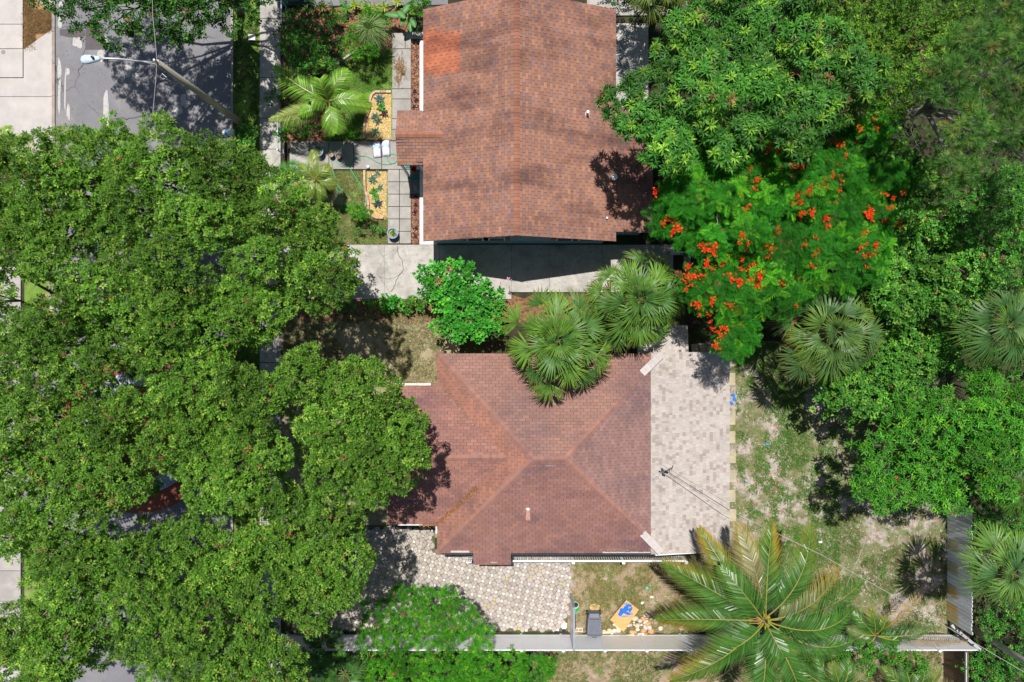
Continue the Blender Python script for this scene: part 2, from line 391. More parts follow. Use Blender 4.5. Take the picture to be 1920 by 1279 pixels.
crack([(757, 510), (742, 520), (728, 524), (712, 519)], .014, dw)
# paving by the upper house
gp = setting('garden_path', G(750, 300))
for x0, y0, x1, y1 in [(735, 62, 760, 92), (760, 60, 795, 74), (735, 92, 771, 167), (735, 167, 771, 186), (735, 186, 771, 223), (735, 223, 771, 243), (735, 243, 771, 264),
                       (543, 265, 580, 318), (580, 265, 617, 318), (617, 265, 663, 318), (663, 265, 716, 318), (716, 265, 771, 318), (771, 265, 800, 318),
                       (760, 74, 771, 92)]: slab(gp, x0, y0, x1, y1, tint=R.uniform(.68, .88))
for i in range(6):
    for x0, x1 in ((727, 749), (749, 771)): slab(gp, x0, 318 + i * 23.2, x1, 341.2 + i * 23.2, tint=R.uniform(.72, .86))
slab(gp, 770, 318, 800, 364, tint=(.35, .40, .43), z=.05, name='step')
# slab by the far side of the upper house
sp = setting('side_slab', G(1180, 110))
slab(sp, 1130, 44, 1216, 190, tint=.95); slab(sp, 1130, 190, 1216, 240, tint=1.0)
slab(sp, 1100, -60, 1290, 30, tint=.9)
mb = Acc(); mb.add([G(x, y, -.014) for x, y in ((771.5, 76), (788, 76), (788, 457), (771.5, 457))], [[3, 2, 1, 0]]); struct(mb.build('mulch_bed', M_mulch))

# ------------------------------------------------------------------ shingle roofs
def clip(poly, a, b):
    """keep the part of poly left of the line a->b"""
    out = []; n = len(poly)
    f = lambda p: (b[0] - a[0]) * (p[1] - a[1]) - (b[1] - a[1]) * (p[0] - a[0])
    for i in range(n):
        p, q = poly[i], poly[(i + 1) % n]; fp, fq = f(p), f(q)
        if fp >= 0: out.append(p)
        if (fp >= 0) != (fq >= 0):
            t = fp / (fp - fq); out.append((p[0] + t * (q[0] - p[0]), p[1] + t * (q[1] - p[1])))
    return out
def roof_plane(parent, pts, eave, mname, colfn, expo=.143, tab=.30, th=.016, gap=.014, slot=.012, seed=0, deck=.07, m=None, lam=False, deck_m=None, cut=None, name='shingles'):
    """pts: convex roof face in 3D; eave: direction of the courses; every tab is a wedge of its own, all joined into one part"""
    pts = [Vector(p) for p in pts]; u = Vector(eave).normalized()
    nrm = Vector((0, 0, 0))
    for i in range(len(pts)): nrm += pts[i].cross(pts[(i + 1) % len(pts)])
    nrm.normalize()
    if nrm.z < 0: nrm = -nrm; pts = pts[::-1]
    u = (u - nrm * u.dot(nrm)).normalized(); v = nrm.cross(u)
    if v.z < 0: u = -u; v = nrm.cross(u)
    o = pts[0]; q = [((p - o).dot(u), (p - o).dot(v)) for p in pts]
    ar = sum(q[i][0] * q[(i + 1) % len(q)][1] - q[(i + 1) % len(q)][0] * q[i][1] for i in range(len(q)))
    if ar < 0: q = q[::-1]
    u0 = min(p[0] for p in q); u1 = max(p[0] for p in q); v0 = min(p[1] for p in q); v1 = max(p[1] for p in q)
    r = random.Random(seed); V = []; F = []; C = []
    row = 0; vv = v0
    while vv < v1:
        uu = u0 - tab * (1.0 if row % 2 else .5) - r.uniform(0, .12) * tab
        while uu < u1:
            w = tab if not lam else r.choice((.10, .12, .14, .17, .2))
            tk = th * r.uniform(.7, 1.35) if not lam else (th * r.choice((.7, 1.5)))
            jj = r.uniform(-.004, .004)
            g = gap / 2
            rect = [(uu + g, vv + jj + slot), (uu + w - g, vv + jj + slot), (uu + w - g, vv + expo + .002), (uu + g, vv + expo + .002)]
            for i in range(len(q)):
                rect = clip(rect, q[i], q[(i + 1) % len(q)])
                if len(rect) < 3: break
            if len(rect) >= 3:
                c3 = o + u * (uu + w / 2) + v * (vv + expo / 2)
                if cut is None or not cut(c3):
                    col = colfn(r, c3, row)
                    n = len(rect); b = len(V)
                    for (a_, b_) in rect:
                        f = (b_ - vv) / expo; hh = .003 + tk * max(0, 1 - f)
                        V.append(o + u * a_ + v * b_ + nrm * hh)
                    for (a_, b_) in rect: V.append(o + u * a_ + v * b_ - nrm * .004)
                    F.append(list(range(b, b + n)))
                    for i in range(n):
                        j = (i + 1) % n; F.append([b + i, b + n + i, b + n + j, b + j])
                    C += [col] * (2 * n)
            uu += w
        vv += expo; row += 1
    a = Acc(); a.add(np.array([tuple(x) for x in V]), F, np.array(C)); s_ = a.build(name, m, parent=parent); s_['kind'] = 'stuff'
    # the deck below with its fascia
    d = Acc(); n = len(pts)
    top = [tuple(p - nrm * .006) for p in pts]; bot = [tuple(p - Vector((0, 0, deck + .02))) for p in pts]
    d.add(np.array(top + bot), [list(range(n)), list(range(n, 2 * n))[::-1]] + [[i, n + i, n + (i + 1) % n, (i + 1) % n] for i in range(n)])
    d.build('roof_deck', deck_m or M_deck, parent=parent)
    return s_
def ridge_caps(parent, a, b, colfn, m, w=.26, step=.15, seed=0, name='ridge_cap'):
    a = Vector(a); b = Vector(b); d = (b - a); L = d.length; d.normalize(); sd = Vector((0, 0, 1)).cross(d).normalized(); up = d.cross(sd)
    r = random.Random(seed); A = Acc(); n = int(L / step)
    for i in range(n):
        p = a + d * (i * step); q = a + d * (i * step + step * 1.25); c = colfn(r, p, i); h = .018
        V = [p + sd * w / 2 - up * .03 + up * h, p + up * (.035 + h), p - sd * w / 2 - up * .03 + up * h,
             q + sd * w / 2 - up * .03, q + up * .035, q - sd * w / 2 - up * .03]
        A.add(np.array([tuple(x) for x in V]), [[0, 3, 4, 1], [1, 4, 5, 2], [0, 1, 2]], np.array([c] * 6))
    o = A.build(name, m, parent=parent); o['kind'] = 'stuff'; return o
def cmul(c, k): return tuple(x * k for x in c)
def clerp(a, b, t): return tuple(x + (y - x) * t for x, y in zip(a, b))

# ---- upper house
uh = thing('house', 'upper house with long weathered orange brown shingle gable roof and blue side wall', 'house', G(970, 260))
uh_roof = bpy.data.objects.new('roof', None); COL.objects.link(uh_roof); uh_roof.parent = uh; uh_roof.location = (0, 0, 2.8)
EZ, RZ = 2.8, 4.55
xl, xr, xm, yt, yb = 807, 1139, 968, 69, 468
def inpatch(c):
    px = 960 + c.x * S; py = 639.5 - c.y * S
    x, y = 960 + (px - 960) * H / (H - c.z), 639.5 + (py - 639.5) * H / (H - c.z)
    jag = 4 * ((int(x / 5.2) % 2))
    return x < 863 and 56 + jag < y < 134 + jag
def col_up(r, c, row):
    if inpatch(c): return cmul((.43, .15, .085), r.uniform(.86, 1.1))
    base = (.30, .155, .112); t = r.random()
    if t < .25: base = (.255, .145, .122)
    elif t > .85: base = (.335, .175, .118)
    return cmul(base, r.uniform(.87, 1.13))
def col_cap(r, c, row): return cmul((.33, .15, .10), r.uniform(.85, 1.1))
roof_plane(uh_roof, [G(xl, yt, EZ), G(xl, yb, EZ), G(xm, yb, RZ), G(xm, yt, RZ)], (0, 1, 0), 'w', col_up, m=M_shing_up, seed=1)
roof_plane(uh_roof, [G(xr, yt, EZ), G(xr, yb, EZ), G(xm, yb, RZ), G(xm, yt, RZ)], (0, 1, 0), 'e', col_up, m=M_shing_up, seed=2)
ridge_caps(uh_roof, G(xm, yb, RZ), G(xm, yt, RZ), col_cap, M_shing_up, seed=3)
roof_plane(uh_roof, [G(xr - 6, 235, EZ - .02), G(xr - 6, 451, EZ - .02), G(1206, 451, 2.35), G(1206, 235, 2.35)], (0, 1, 0), 'x', col_up, m=M_shing_up, seed=4)
pz = 2.7; prz = 3.22
roof_plane(uh_roof, [G(762, 242, pz), G(805, 242, pz + .03), G(846, 289, prz), G(762, 289, prz)], (1, 0, 0), 'p', col_up, m=M_shing, seed=5)
roof_plane(uh_roof, [G(762, 336, pz), G(805, 336, pz + .03), G(846, 289, prz), G(762, 289, prz)], (1, 0, 0), 'p', col_up, m=M_shing, seed=6)
ridge_caps(uh_roof, G(762, 289, prz), G(846, 289, prz), col_cap, M_shing, seed=7)
# walls
w = Acc(); x0, x1, y0, y1 = 820, 1128, 84, 457
w.prism([G(x0, y0)[:2], G(x1, y0)[:2], G(x1, y1)[:2], G(x0, y1)[:2]], 0, 2.66)
for yy in (y1, y0):
    s_ = -1 if yy == y1 else 1
    V = [G(x0, yy, 2.66), G(x1, yy, 2.66), G(xm, yy, RZ - .16)] + [G(x0, yy + s_ * 5, 2.66), G(x1, yy + s_ * 5, 2.66), G(xm, yy + s_ * 5, RZ - .16)]
    w.add(V, [[0, 1, 2], [5, 4, 3], [0, 2, 5, 3], [2, 1, 4, 5]])
w.prism([G(1129, 245)[:2], G(1196, 245)[:2], G(1196, 441)[:2], G(1129, 441)[:2]], 0, 2.22)
w.build('wall', M_bluewall, parent=uh)
fo = Acc(); fo.prism([G(787.5, 78)[:2], G(819.5, 78)[:2], G(819.5, 459)[:2], G(787.5, 459)[:2]], -.04, .10); fo.build('foundation_ledge', M_white, parent=uh)
for wx in (894, 933, 1054, 1094):
    wi = Acc(); c = G(wx, 457, 1.65); wi.box((c[0], c[1] - .015, c[2]), (.78, .05, .78), col=(.9, .9, .9)); o = wi.build('window', M_white, parent=uh)
    g_ = Acc(); g_.box((c[0], c[1] - .045, c[2]), (.66, .02, .64)); g_.build('pane', M_glass, parent=o)
    for sx in (-1, 1):
        sh = Acc(); sh.box((c[0] + sx * .52, c[1] - .02, c[2]), (.2, .04, .82)); sh.build('shutter', mat('brown_shutter', (.2, .13, .08), rough=.7), parent=uh)
def vent_pipe(parent, px, py, z, h, r, m, cap=False, name='vent_pipe'):
    a = Acc(); c = P(px, py, z)
    a.lathe(c, [(r * 2.0, -.03), (r * 1.9, .015), (r * 1.1, .03), (r, .05), (r, h), (r * .7, h), (r * .7, h - .06), (0, h - .06)], 14)
    if cap: a.lathe((c[0], c[1], z + h), [(r * 1.7, .0), (r * 1.6, .06), (r * .9, .11), (0, .12)], 16)
    return a.build(name, m, parent=parent, smooth=False)
vent_pipe(uh_roof, 1101, 214, 3.35, .34, .055, M_metal)
vent_pipe(uh_roof, 1149, 336, 2.72, .42, .09, M_white, True)
vent_pipe(uh_roof, 1137, 410, 2.88, .25, .04, M_metal)
# porch things
for px in (766, 800):
    for py in (246, 330): a = Acc(); a.box((*G(px, py)[:2], 1.33), (.1, .1, 2.7)); a.build('porch_post', M_white, parent=uh)

# ---- lower house
lh = thing('house', 'lower house with faded red shingle hip roof and pale addition at the back', 'house', G(1020, 834))
lh_roof = bpy.data.objects.new('roof', None); COL.objects.link(lh_roof); lh_roof.parent = lh; lh_roof.location = (0, 0, 2.6)
E, K = 2.6, .368
def colr(base, alt, v=.1):
    def f(r, c, row):
        return cmul(clerp(base, alt, r.random() ** 2), r.uniform(1 - v, 1 + v))
    return f
cN = colr((.30, .162, .128), (.26, .15, .128)); cW = colr((.33, .155, .11), (.28, .14, .108)); cS = colr((.28, .142, .115), (.24, .13, .118)); cE = colr((.25, .148, .135), (.29, .165, .14))
cG = colr((.32, .155, .122), (.27, .14, .12)); cCap = colr((.33, .165, .125), (.28, .15, .125), .07)
A1 = G(995, 834, 4.2); A2 = G(1048, 834, 4.2)
NW, SW = G(830, 661, E), G(830, 1007, E)
zb = 4.2 - 151 / S * K
NE, SE = G(1222, 661, E), G(1222, 1007, E)
roof_plane(lh_roof, [NW, NE, A2, A1], (1, 0, 0), 'n', cN, m=M_shing_lo, seed=11)
roof_plane(lh_roof, [SW, SE, A2, A1], (1, 0, 0), 's', cS, m=M_shing_lo, seed=12)
VA = G(952, 834, E + (952 - 830) / S * K)
roof_plane(lh_roof, [NW, G(830, 713, E), VA, A1], (0, 1, 0), 'w', cW, m=M_shing_lo, seed=13, expo=.15, tab=.33)
roof_plane(lh_roof, [SW, G(830, 957, E), VA, A1], (0, 1, 0), 'w', cW, m=M_shing_lo, seed=14, expo=.15, tab=.33)
roof_plane(lh_roof, [A2, G(1199, 683, zb), G(1199, 985, zb)], (0, 1, 0), 'e', cE, m=M_shing_lo, seed=15)
GZ = VA[2]
roof_plane(lh_roof, [G(752, 713, E), G(830, 713, E), VA, G(752, 834, GZ)], (1, 0, 0), 'gn', cG, m=M_shing_lo, seed=16)
roof_plane(lh_roof, [G(745, 957, E), G(830, 957, E), VA, G(745, 834, GZ)], (1, 0, 0), 'gs', cG, m=M_shing_lo, seed=17)
roof_plane(lh_roof, [G(893, 1006, E), G(958, 1006, E), G(958, 1030, E - 24 / S * K), G(893, 1030, E - 24 / S * K)], (1, 0, 0), 'sp', cS, m=M_shing_lo, seed=18)
ridge_caps(lh_roof, A1, A2, cCap, M_shing_lo, seed=21, name='ridge_cap')
for i, (p, q) in enumerate(((NW, A1), (SW, A1), (G(1208, 673, zb - .1), A2), (G(1208, 995, zb - .1), A2))):
    ridge_caps(lh_roof, p, q, cCap, M_shing_lo, w=.30, seed=22 + i, name='hip_cap')
ridge_caps(lh_roof, G(745, 834, GZ), VA, cCap, M_shing_lo, seed=29, name='ridge_cap')
def col_light(r, c, row):
    t = r.random()
    b = (.46, .41, .375) if t < .55 else ((.41, .36, .325) if t < .85 else (.345, .29, .26))
    return cmul(b, r.uniform(.94, 1.05))
roof_plane(lh_roof, [G(1199, 659, zb + .025), G(1199, 1007, zb + .025), G(1340, 1007, 2.34), G(1340, 659, 2.34)], (0, 1, 0), 'l', col_light, m=M_shing, seed=31, lam=True, expo=.16, th=.011, gap=.004, slot=.006, deck_m=M_white)
roof_plane(lh_roof, [G(1180, 661, 2.36), G(1268, 661, 2.36), G(1268, 612, 2.2), G(1180, 612, 2.2)], (1, 0, 0), 'l2', col_light, m=M_shing, seed=32, lam=True, expo=.16, th=.011, gap=.004, slot=.006, deck_m=M_white)
# pale patches and flashing
def patch(pts, z, name='roof_patch', col=(.50, .455, .43), n=5, m=M_attr):
    """a row of pale shingles between two image points"""
    (xa, ya), (xb, yb_), wpx = pts
    a_ = np.array(P(xa, ya, z[0])); b_ = np.array(P(xb, yb_, z[1])); o = Acc(); L = np.linalg.norm(b_ - a_)
    for i in range(n):
        p = a_ + (b_ - a_) * i / n; q = a_ + (b_ - a_) * (i + .985) / n; k = R.uniform(.93, 1.06)
        o.bar(p, q, wpx / 41.0, .02, cmul(col, k))
    return o.build(name, m, parent=lh_roof)
def zE(px, py):   # height of E/N/S hip faces near the given plan point
    return E
patch(((1204, 700), (1240, 665), 14), (zb + .19, 2.86), 'hip_flashing', n=5)
patch(((1205, 1000), (1240, 1036), 14), (zb + .19, 2.86), 'hip_flashing', n=5)
patch(((740, 721), (808, 721), 5), (E + .03, E + .03), 'edge_patch', n=5, col=(.68, .63, .58))
patch(((845, 1034), (880, 1034), 4), (E + .04, E + .04), 'edge_patch', n=3)
patch(((1125, 1030), (1178, 1030), 4), (E + .06, E + .06), 'edge_patch', n=4)
patch(((1130, 1035), (1226, 1035), 4), (E + .025, E + .025), 'edge_patch', n=7)
patch(((920, 1053.5), (932, 1053.5), 4), (2.43, 2.43), 'repair_tab', n=1)
patch(((1024, 871), (1038, 871), 6), (4.1, 4.1), 'repair_tab', n=2, col=(.20, .27, .26))
a = Acc(); a.bar(P(746, 983, E - .02), P(816, 983, E - .02), .10, .05); a.bar(P(819, 984, E - .02), P(819, 1000, E - .02), .10, .05); a.build('gutter', M_white, parent=lh_roof)
a = Acc(); a.bar(P(1228, 1040, 2.6), P(1368, 1032, 2.28), .05, .16); a.build('fascia', M_white, parent=lh_roof)
a = Acc(); a.bar(P(818, 1038.5, 2.5), P(1228, 1039, 2.5), .03, .14); a.build('fascia', mat('dark_fascia', (.05, .06, .08), rough=.6), parent=lh_roof)
vent_pipe(lh_roof, 990, 953, 3.37, .24, .055, M_white)
a = Acc(); a.add([P(987, 955, 3.425), P(993, 955, 3.425), P(994.5, 976, 3.25), P(985.5, 976, 3.25)], [[0, 3, 2, 1]]); a.build('lime_streak', mat('lime_stain', (.50, .28, .22), rough=.9, var=.3, scale=9), parent=lh_roof)
# leaf litter lying in the valleys of the lower roof
def scatter_chips(name, pts, m, size=(.03, .07), cols=None, parent=None, label=None, flat=.5, seed=0):
    r = np.random.default_rng(seed); pts = np.asarray(pts, float); n = len(pts)
    base = np.array([(-.5, 0, 0), (0, -.28, .1), (.5, 0, 0), (0, .28, .1)])
    ang = r.uniform(0, 2 * pi, n); sz = r.uniform(size[0], size[1], n); V = np.zeros((n, 4, 3))
    tl = r.normal(0, flat, (n, 2))
    for k in range(4):
        x = base[k, 0] * sz; y = base[k, 1] * sz
        V[:, k, 0] = x * np.cos(ang) - y * np.sin(ang); V[:, k, 1] = x * np.sin(ang) + y * np.cos(ang)
        V[:, k, 2] = base[k, 2] * sz + V[:, k, 0] * tl[:, 0] + V[:, k, 1] * tl[:, 1]
    V += pts[:, None, :]
    C = np.array(cols)[r.integers(0, len(cols), n)] * r.uniform(.7, 1.2, (n, 1)); C = np.repeat(C, 4, axis=0)
    F = np.arange(n * 4).reshape(n, 4)
    a = Acc(); a.add(V.reshape(-1, 3), F, C); o = a.build(name, m, parent=parent)
    o['kind'] = 'stuff'
    if label: o['label'] = label
    return o
def along(p, q, n, sx, seed, dens=None):
    r = np.random.default_rng(seed); t = r.random(n) if dens is None else r.beta(*dens, n)
    p = np.array(p); q = np.array(q); X = p + (q - p) * t[:, None]; X[:, 0] += r.normal(0, sx, n); X[:, 1] += r.normal(0, sx, n); X[:, 2] += .035 + np.abs(r.normal(0, .01, n)); return X
scatter_chips('leaf_litter', np.concatenate([along(G(830, 957, E), G(900, 888, E + .72), 700, .06, 1), along(G(800, 957, E), G(832, 957, E), 260, .05, 4)]), M_attr, cols=[(.32, .13, .05), (.2, .09, .04), (.4, .2, .09)], parent=lh_roof, seed=1)
scatter_chips('leaf_litter', along(G(830, 716, E), G(905, 792, E + .72), 420, .05, 2), M_attr, cols=[(.3, .2, .12), (.18, .13, .09), (.45, .36, .28)], parent=lh_roof, seed=2)
# walls of the lower house
w = Acc()
w.prism([G(842, 673)[:2], G(1190, 673)[:2], G(1190, 995)[:2], G(842, 995)[:2]], 0, 2.5)
w.prism([G(765, 725)[:2], G(841, 725)[:2], G(841, 945)[:2], G(765, 945)[:2]], 0, 2.5)
w.prism([G(1191, 668)[:2], G(1330, 668)[:2], G(1330, 998)[:2], G(1191, 998)[:2]], 0, 2.2)
w.add([G(765, 725, 2.5), G(765, 945, 2.5), G(765, 834, GZ - .12), G(768, 725, 2.5), G(768, 945, 2.5), G(768, 834, GZ - .12)], [[0, 1, 2], [5, 4, 3]])
w.build('wall', M_beige, parent=lh)
for (wx, wy, sx, sy) in ((900, 995, 1, 0), (1040, 995, 1, 0), (1150, 995, 1, 0), (930, 673, 1, 0), (1100, 673, 1, 0), (1330, 760, 0, 1), (1330, 900, 0, 1), (765, 780, 0, 1), (765, 890, 0, 1)):
    sgn = 1 if (wy > 900 and sx) or (wx > 1300) else -1
    c = G(wx, wy, 1.4); d = (1.0, .06, 1.1) if sx else (.06, 1.0, 1.1); off = (0, -.02 * sgn, 0) if sx else (.02 * sgn, 0, 0)
    wi = Acc(); wi.box(np.array(c) + off, d); o = wi.build('window', M_white, parent=lh)
    d2 = (.84, .03, .94) if sx else (.03, .84, .94); off2 = (0, -.05 * sgn, 0) if sx else (.05 * sgn, 0, 0)
    g_ = Acc(); g_.box(np.array(c) + off2, d2); g_.build('pane', M_glass, parent=o)
# mast with service drop on the pale roof
ms = thing('service_mast', 'black service mast with small antenna on the pale shingle roof', 'mast', P(1240, 880, 2.66))
a = Acc(); b0 = np.array(P(1240, 880, 2.66)); a.tube([b0, b0 + (0, 0, .75)], .03, 10); a.tube([b0 + (0, 0, .72), b0 + (.02, .03, .84), b0 + (.10, -.02, .80)], .045, 8); a.build('pole', M_dark, parent=ms)
a = Acc(); a.tube([b0 + (0, 0, .6), b0 + (.34, .22, .72)], .016, 6); a.tube([b0 + (.30, .10, .7), b0 + (.36, .32, .74)], .018, 6); a.tube([b0 + (-.1, .1, .7), b0 + (-.16, .16, .72)], .03, 6); a.build('antenna', M_dark, parent=ms)
a = Acc(); a.tube([b0 + (0, 0, .4), b0 + (.3, -.2, .02)], .012, 5); a.tube([b0 + (0, 0, .4), b0 + (-.15, -.3, .06)], .012, 5); a.build('brace', M_metal, parent=ms)

# porch railing on the south side
rl = thing('railing', 'white picket railing with square posts along the south wall of the lower house', 'railing', G(1115, 1041))
pm = None
for i in range(73):
    x = 960 + i * 4.35
    if pm is None:
        a = Acc(); a.box((*G(x, 1041)[:2], .48), (.035, .05, .80)); pm = a.build('picket', M_white, parent=rl); pm0 = x
    else:
        c = pm.copy(); COL.objects.link(c); c.location = ((x - pm0) / S, 0, 0)
for zz, ww in ((.11, .05), (.90, .09)):
    a = Acc(); a.bar(G(956, 1041, zz), G(1277, 1041, zz), ww, .05); a.build('rail', M_white, parent=rl)
for x in (958, 1071.5, 1163, 1277):
    a = Acc(); c = G(x, 1042.5); a.box((c[0], c[1], .5), (.11, .11, 1.0)); a.box((c[0], c[1], 1.02), (.15, .15, .04)); a.build('post', M_white, parent=rl)
a = Acc()
for x in (880, 884): a.box((*G(x, 1040)[:2], .6), (.07, .07, 1.2))
for z in (.3, .6, .9, 1.15): a.box((*G(882, 1040)[:2], z), (.25, .05, .04))
tag(a.build('step_stool', M_white, origin=G(882, 1040)), 'small white stand leaning beside the little porch roof', 'stand')

# ------------------------------------------------------------------ patio of squares and six-sided pavers
pt = setting('patio', G(900, 1110))
a = Acc(); a.prism([G(x, y)[:2] for x, y in ((545, 985), (815, 985), (815, 1030), (1069, 1030), (1064, 1184), (545, 1184))], -.045, -.012); a.build('joint_bed', mat('mossy_joint', (.13, .12, .085), rough=1, var=.4, scale=3, col2=(.08, .12, .03), mix2=(.55, .65), scale2=1.5), parent=pt)
ang = math.radians(-13.0); pu = np.array([math.cos(ang), math.sin(ang)]); pv = np.array([-pu[1], pu[0]]); pp = 14.3 / S; hs = .067; gp_ = .016
hexs = []; sq = []
c0 = np.array(G(930, 1110)[:2])
def inpatio(x, y):
    px = 960 + x * S; py = 639.5 - y * S
    return (585 < px < 1066 + R.uniform(-6, 6) and 1034 < py < 1182) or (585 < px < 812 and 990 < py <= 1034)
for i in range(-34, 20):
    for j in range(-16, 16):
        c = c0 + pu * i * pp + pv * j * pp
        if inpatio(*c): sq.append(c)
        for k in (0, 1):
            m_ = c + (pu if k == 0 else pv) * pp / 2
            if inpatio(*m_): hexs.append((m_, k))
def hexpoly(k):
    L = pp / 2; s_ = hs; g = gp_ / 2
    pts = [(-L + s_ + g, -s_ + g), (0, -L + g * 2.4), (L - s_ - g, -s_ + g), (L - s_ - g, s_ - g), (0, L - g * 2.4), (-L + s_ + g, s_ - g)]
    out = []
    for x, y in pts:
        d = (pu * x + pv * y) if k == 0 else (pv * x - pu * y)
        out.append((d[0], d[1]))
    return out
hexs.sort(key=lambda h: np.linalg.norm(h[0] - np.array(G(925, 1105)[:2])))
shades = [(.42, .365, .335), (.46, .40, .37), (.385, .335, .31), (.44, .375, .33), (.49, .43, .395)]
hm = {}
for n_, (c, k) in enumerate(hexs[:300]):
    sh = R.randrange(5)
    if (k, sh) not in hm:
        a = Acc(); a.prism(hexpoly(k), -.03, .012, shades[sh]); o = a.build('paver', M_stone, parent=None); o.data.name = 'paver'; hm[(k, sh)] = o
    else: o = hm[(k, sh)].copy(); COL.objects.link(o)
    o.parent = pt; o.location = (c[0] - pt.location.x, c[1] - pt.location.y, R.uniform(-.003, .003)); o.rotation_euler = (R.gauss(0, .008), R.gauss(0, .008), R.gauss(0, .02))
a = Acc()
for c, k in hexs[300:]:
    a.prism([(x + c[0], y + c[1]) for x, y in hexpoly(k)], -.03, .012 + R.uniform(-.003, .003), shades[R.randrange(5)])
o = a.build('far_paver', M_stone, parent=pt); o['kind'] = 'stuff'
a = Acc()
for c in sq:
    s_ = hs - gp_ / 2; t = R.uniform(.72, .98) * (.8 if R.random() < .15 else 1)
    a.prism([tuple(c + pu * x + pv * y) for x, y in ((-s_, -s_), (s_, -s_), (s_, s_), (-s_, s_))], -.03, .013 + R.uniform(-.003, .003), (.84 * t, .78 * t, .68 * t) if R.random() < .92 else (.6, .45, .15))
o = a.build('square_inset', M_stone, parent=pt); o['kind'] = 'stuff'
# stepping slabs behind the pale addition
st = setting('stepping_stones', G(1360, 830))
for i, y in enumerate((675, 711, 748, 785, 820, 857, 893, 930, 966, 1002)):
    col = (.95, .86, .62) if i < 9 else (.8, .8, .78)
    slab(st, 1345, y - 12, 1380 + R.uniform(-1, 1), y + 12, z=.02, tint=cmul(col, R.uniform(.85, 1.0)))
a = Acc()
for k, (x, y, rx, ry) in enumerate(((1374, 741, 5, 3), (1377, 749, 3, 5), (1371, 756, 4, 3))): a.prism([G(*q)[:2] for q in blob(x, y, rx, ry, 14, .3, k)], .02, .027)
a.build('blue_paint_stain', M_bluepaint, parent=st)
slab(st, 1318, 1030, 1345, 1052, z=.02, tint=.8); slab(st, 1296, 645, 1310, 662, z=.02, tint=.8)

# ------------------------------------------------------------------ fences
vf = thing('vinyl_fence', 'low pale grey vinyl panel fence along the south edge of the patio and yards', 'fence', G(1160, 1190))
for i in range(17):
    x0 = 532 + i * 74.3; x1 = x0 + 72.5
    if x1 > 1800: break
    a = Acc(); t = (1, 1, 1) if not 1090 < x0 < 1230 else (1, .96, .86); nb = 10
    a.box(((G(x0, 0)[0] + G(x1, 0)[0]) / 2, G(0, 1190)[1], .86), ((x1 - x0) / S, .035, 1.58), col=t); a.build('panel', M_vinyl, parent=vf)
    a = Acc(); a.bar(G(x0, 1190, 1.68), G(x1, 1190, 1.68), .055, .07); a.bar(G(x0, 1190, .1), G(x1, 1190, .1), .05, .1); a.build('rail', M_vinyl, parent=vf)
    a = Acc(); c = G(x0 - .9, 1190); a.box((c[0], c[1], .9), (.115, .115, 1.8)); a.lathe((c[0], c[1], 1.8), [(.09, 0), (.09, .03), (0, .07)], 4); a.build('post', M_vinyl, parent=vf)
gt = thing('garden_gate', 'grey vinyl side gate standing end on between patio and yard', 'gate', G(1070, 1150))
a = Acc(); a.box((*G(1070, 1150)[:2], .95), (.05, 73 / S, 1.7)); a.build('gate_panel', M_vinyl, parent=gt)
for y in (1113, 1186): a = Acc(); a.box((*G(1070, y)[:2], .95), (.1, .1, 1.9)); a.build('post', mat('grey_post', (.30, .32, .36), rough=.5), parent=gt)
a = Acc(); a.bar(G(1070, 1115, 1.84), G(1070, 1185, 1.84), .09, .06); a.build('rail', mat('grey_post'), parent=gt)
pf = thing('plank_fence', 'weathered pale plank fence with rust stains along the east side of the yard', 'fence', G(1776, 1060))
y = 938.0; k = 0
while y < 1162:
    wd = R.uniform(6.6, 7.2); a = Acc(); hgt = 1.85 + R.uniform(-.03, .03); g = R.uniform(.85, 1.08)
    c = G(1776 + R.uniform(-.4, .4), y + wd / 2); V = []
    base = (.86 * g, .86 * g, .90 * g); st_ = (.80, .54, .18) if y > 1085 and R.random() < .75 else ((.62, .56, .36) if y > 1000 and R.random() < .5 else base)
    if R.random() < .12: base = cmul(base, .6)
    hw = wd / 2 / S - .008
    for zz, cc in ((0, st_), (.55 + R.uniform(-.1, .2), st_), (1.0, base), (hgt - .06, base), (hgt, base)):
        ww = hw if zz < hgt - .01 else hw * .55
        V += [((c[0] - .012, c[1] - ww, zz), cc), ((c[0] - .012, c[1] + ww, zz), cc), ((c[0] + .012, c[1] + ww, zz), cc), ((c[0] + .012, c[1] - ww, zz), cc)]
    F = []
    for l in range(4):
        for e in range(4): F.append([l * 4 + e, l * 4 + (e + 1) % 4, l * 4 + 4 + (e + 1) % 4, l * 4 + 4 + e])
    F += [[3, 2, 1, 0], [16, 17, 18, 19]]
    F = [f[::-1] for f in F]
    a.add(np.array([v for v, _ in V]), F, np.array([c_ for _, c_ in V])); a.build('plank', M_wood, parent=pf)
    y += wd + .08
for zz in (.4, 1.5): a = Acc(); a.bar(G(1777.6, 938, zz), G(1777.6, 1162, zz), .05, .09, (.4, .38, .36)); a.build('rail', M_wood, parent=pf)
f2 = thing('board_fence', 'brown board fence seen end on at the bottom right corner of the lots', 'fence', G(1768, 1230))
for i in range(18):
    a = Acc(); g = R.uniform(.8, 1.1); a.box((*G(1770, 1196 + i * 6)[:2], .9), (.025, .14, 1.8), col=(.22 * g, .15 * g, .10 * g)); a.build('board', M_wood, parent=f2)
a = Acc(); a.bar(G(1768.5, 1194, 1.7), G(1768.5, 1304, 1.7), .05, .09, (.5, .5, .52)); a.build('rail', M_wood, parent=f2)
wb = thing('retaining_boards', 'grey boards stepping down at the corner between the plank fence and pole', 'boards', G(1790, 1172))
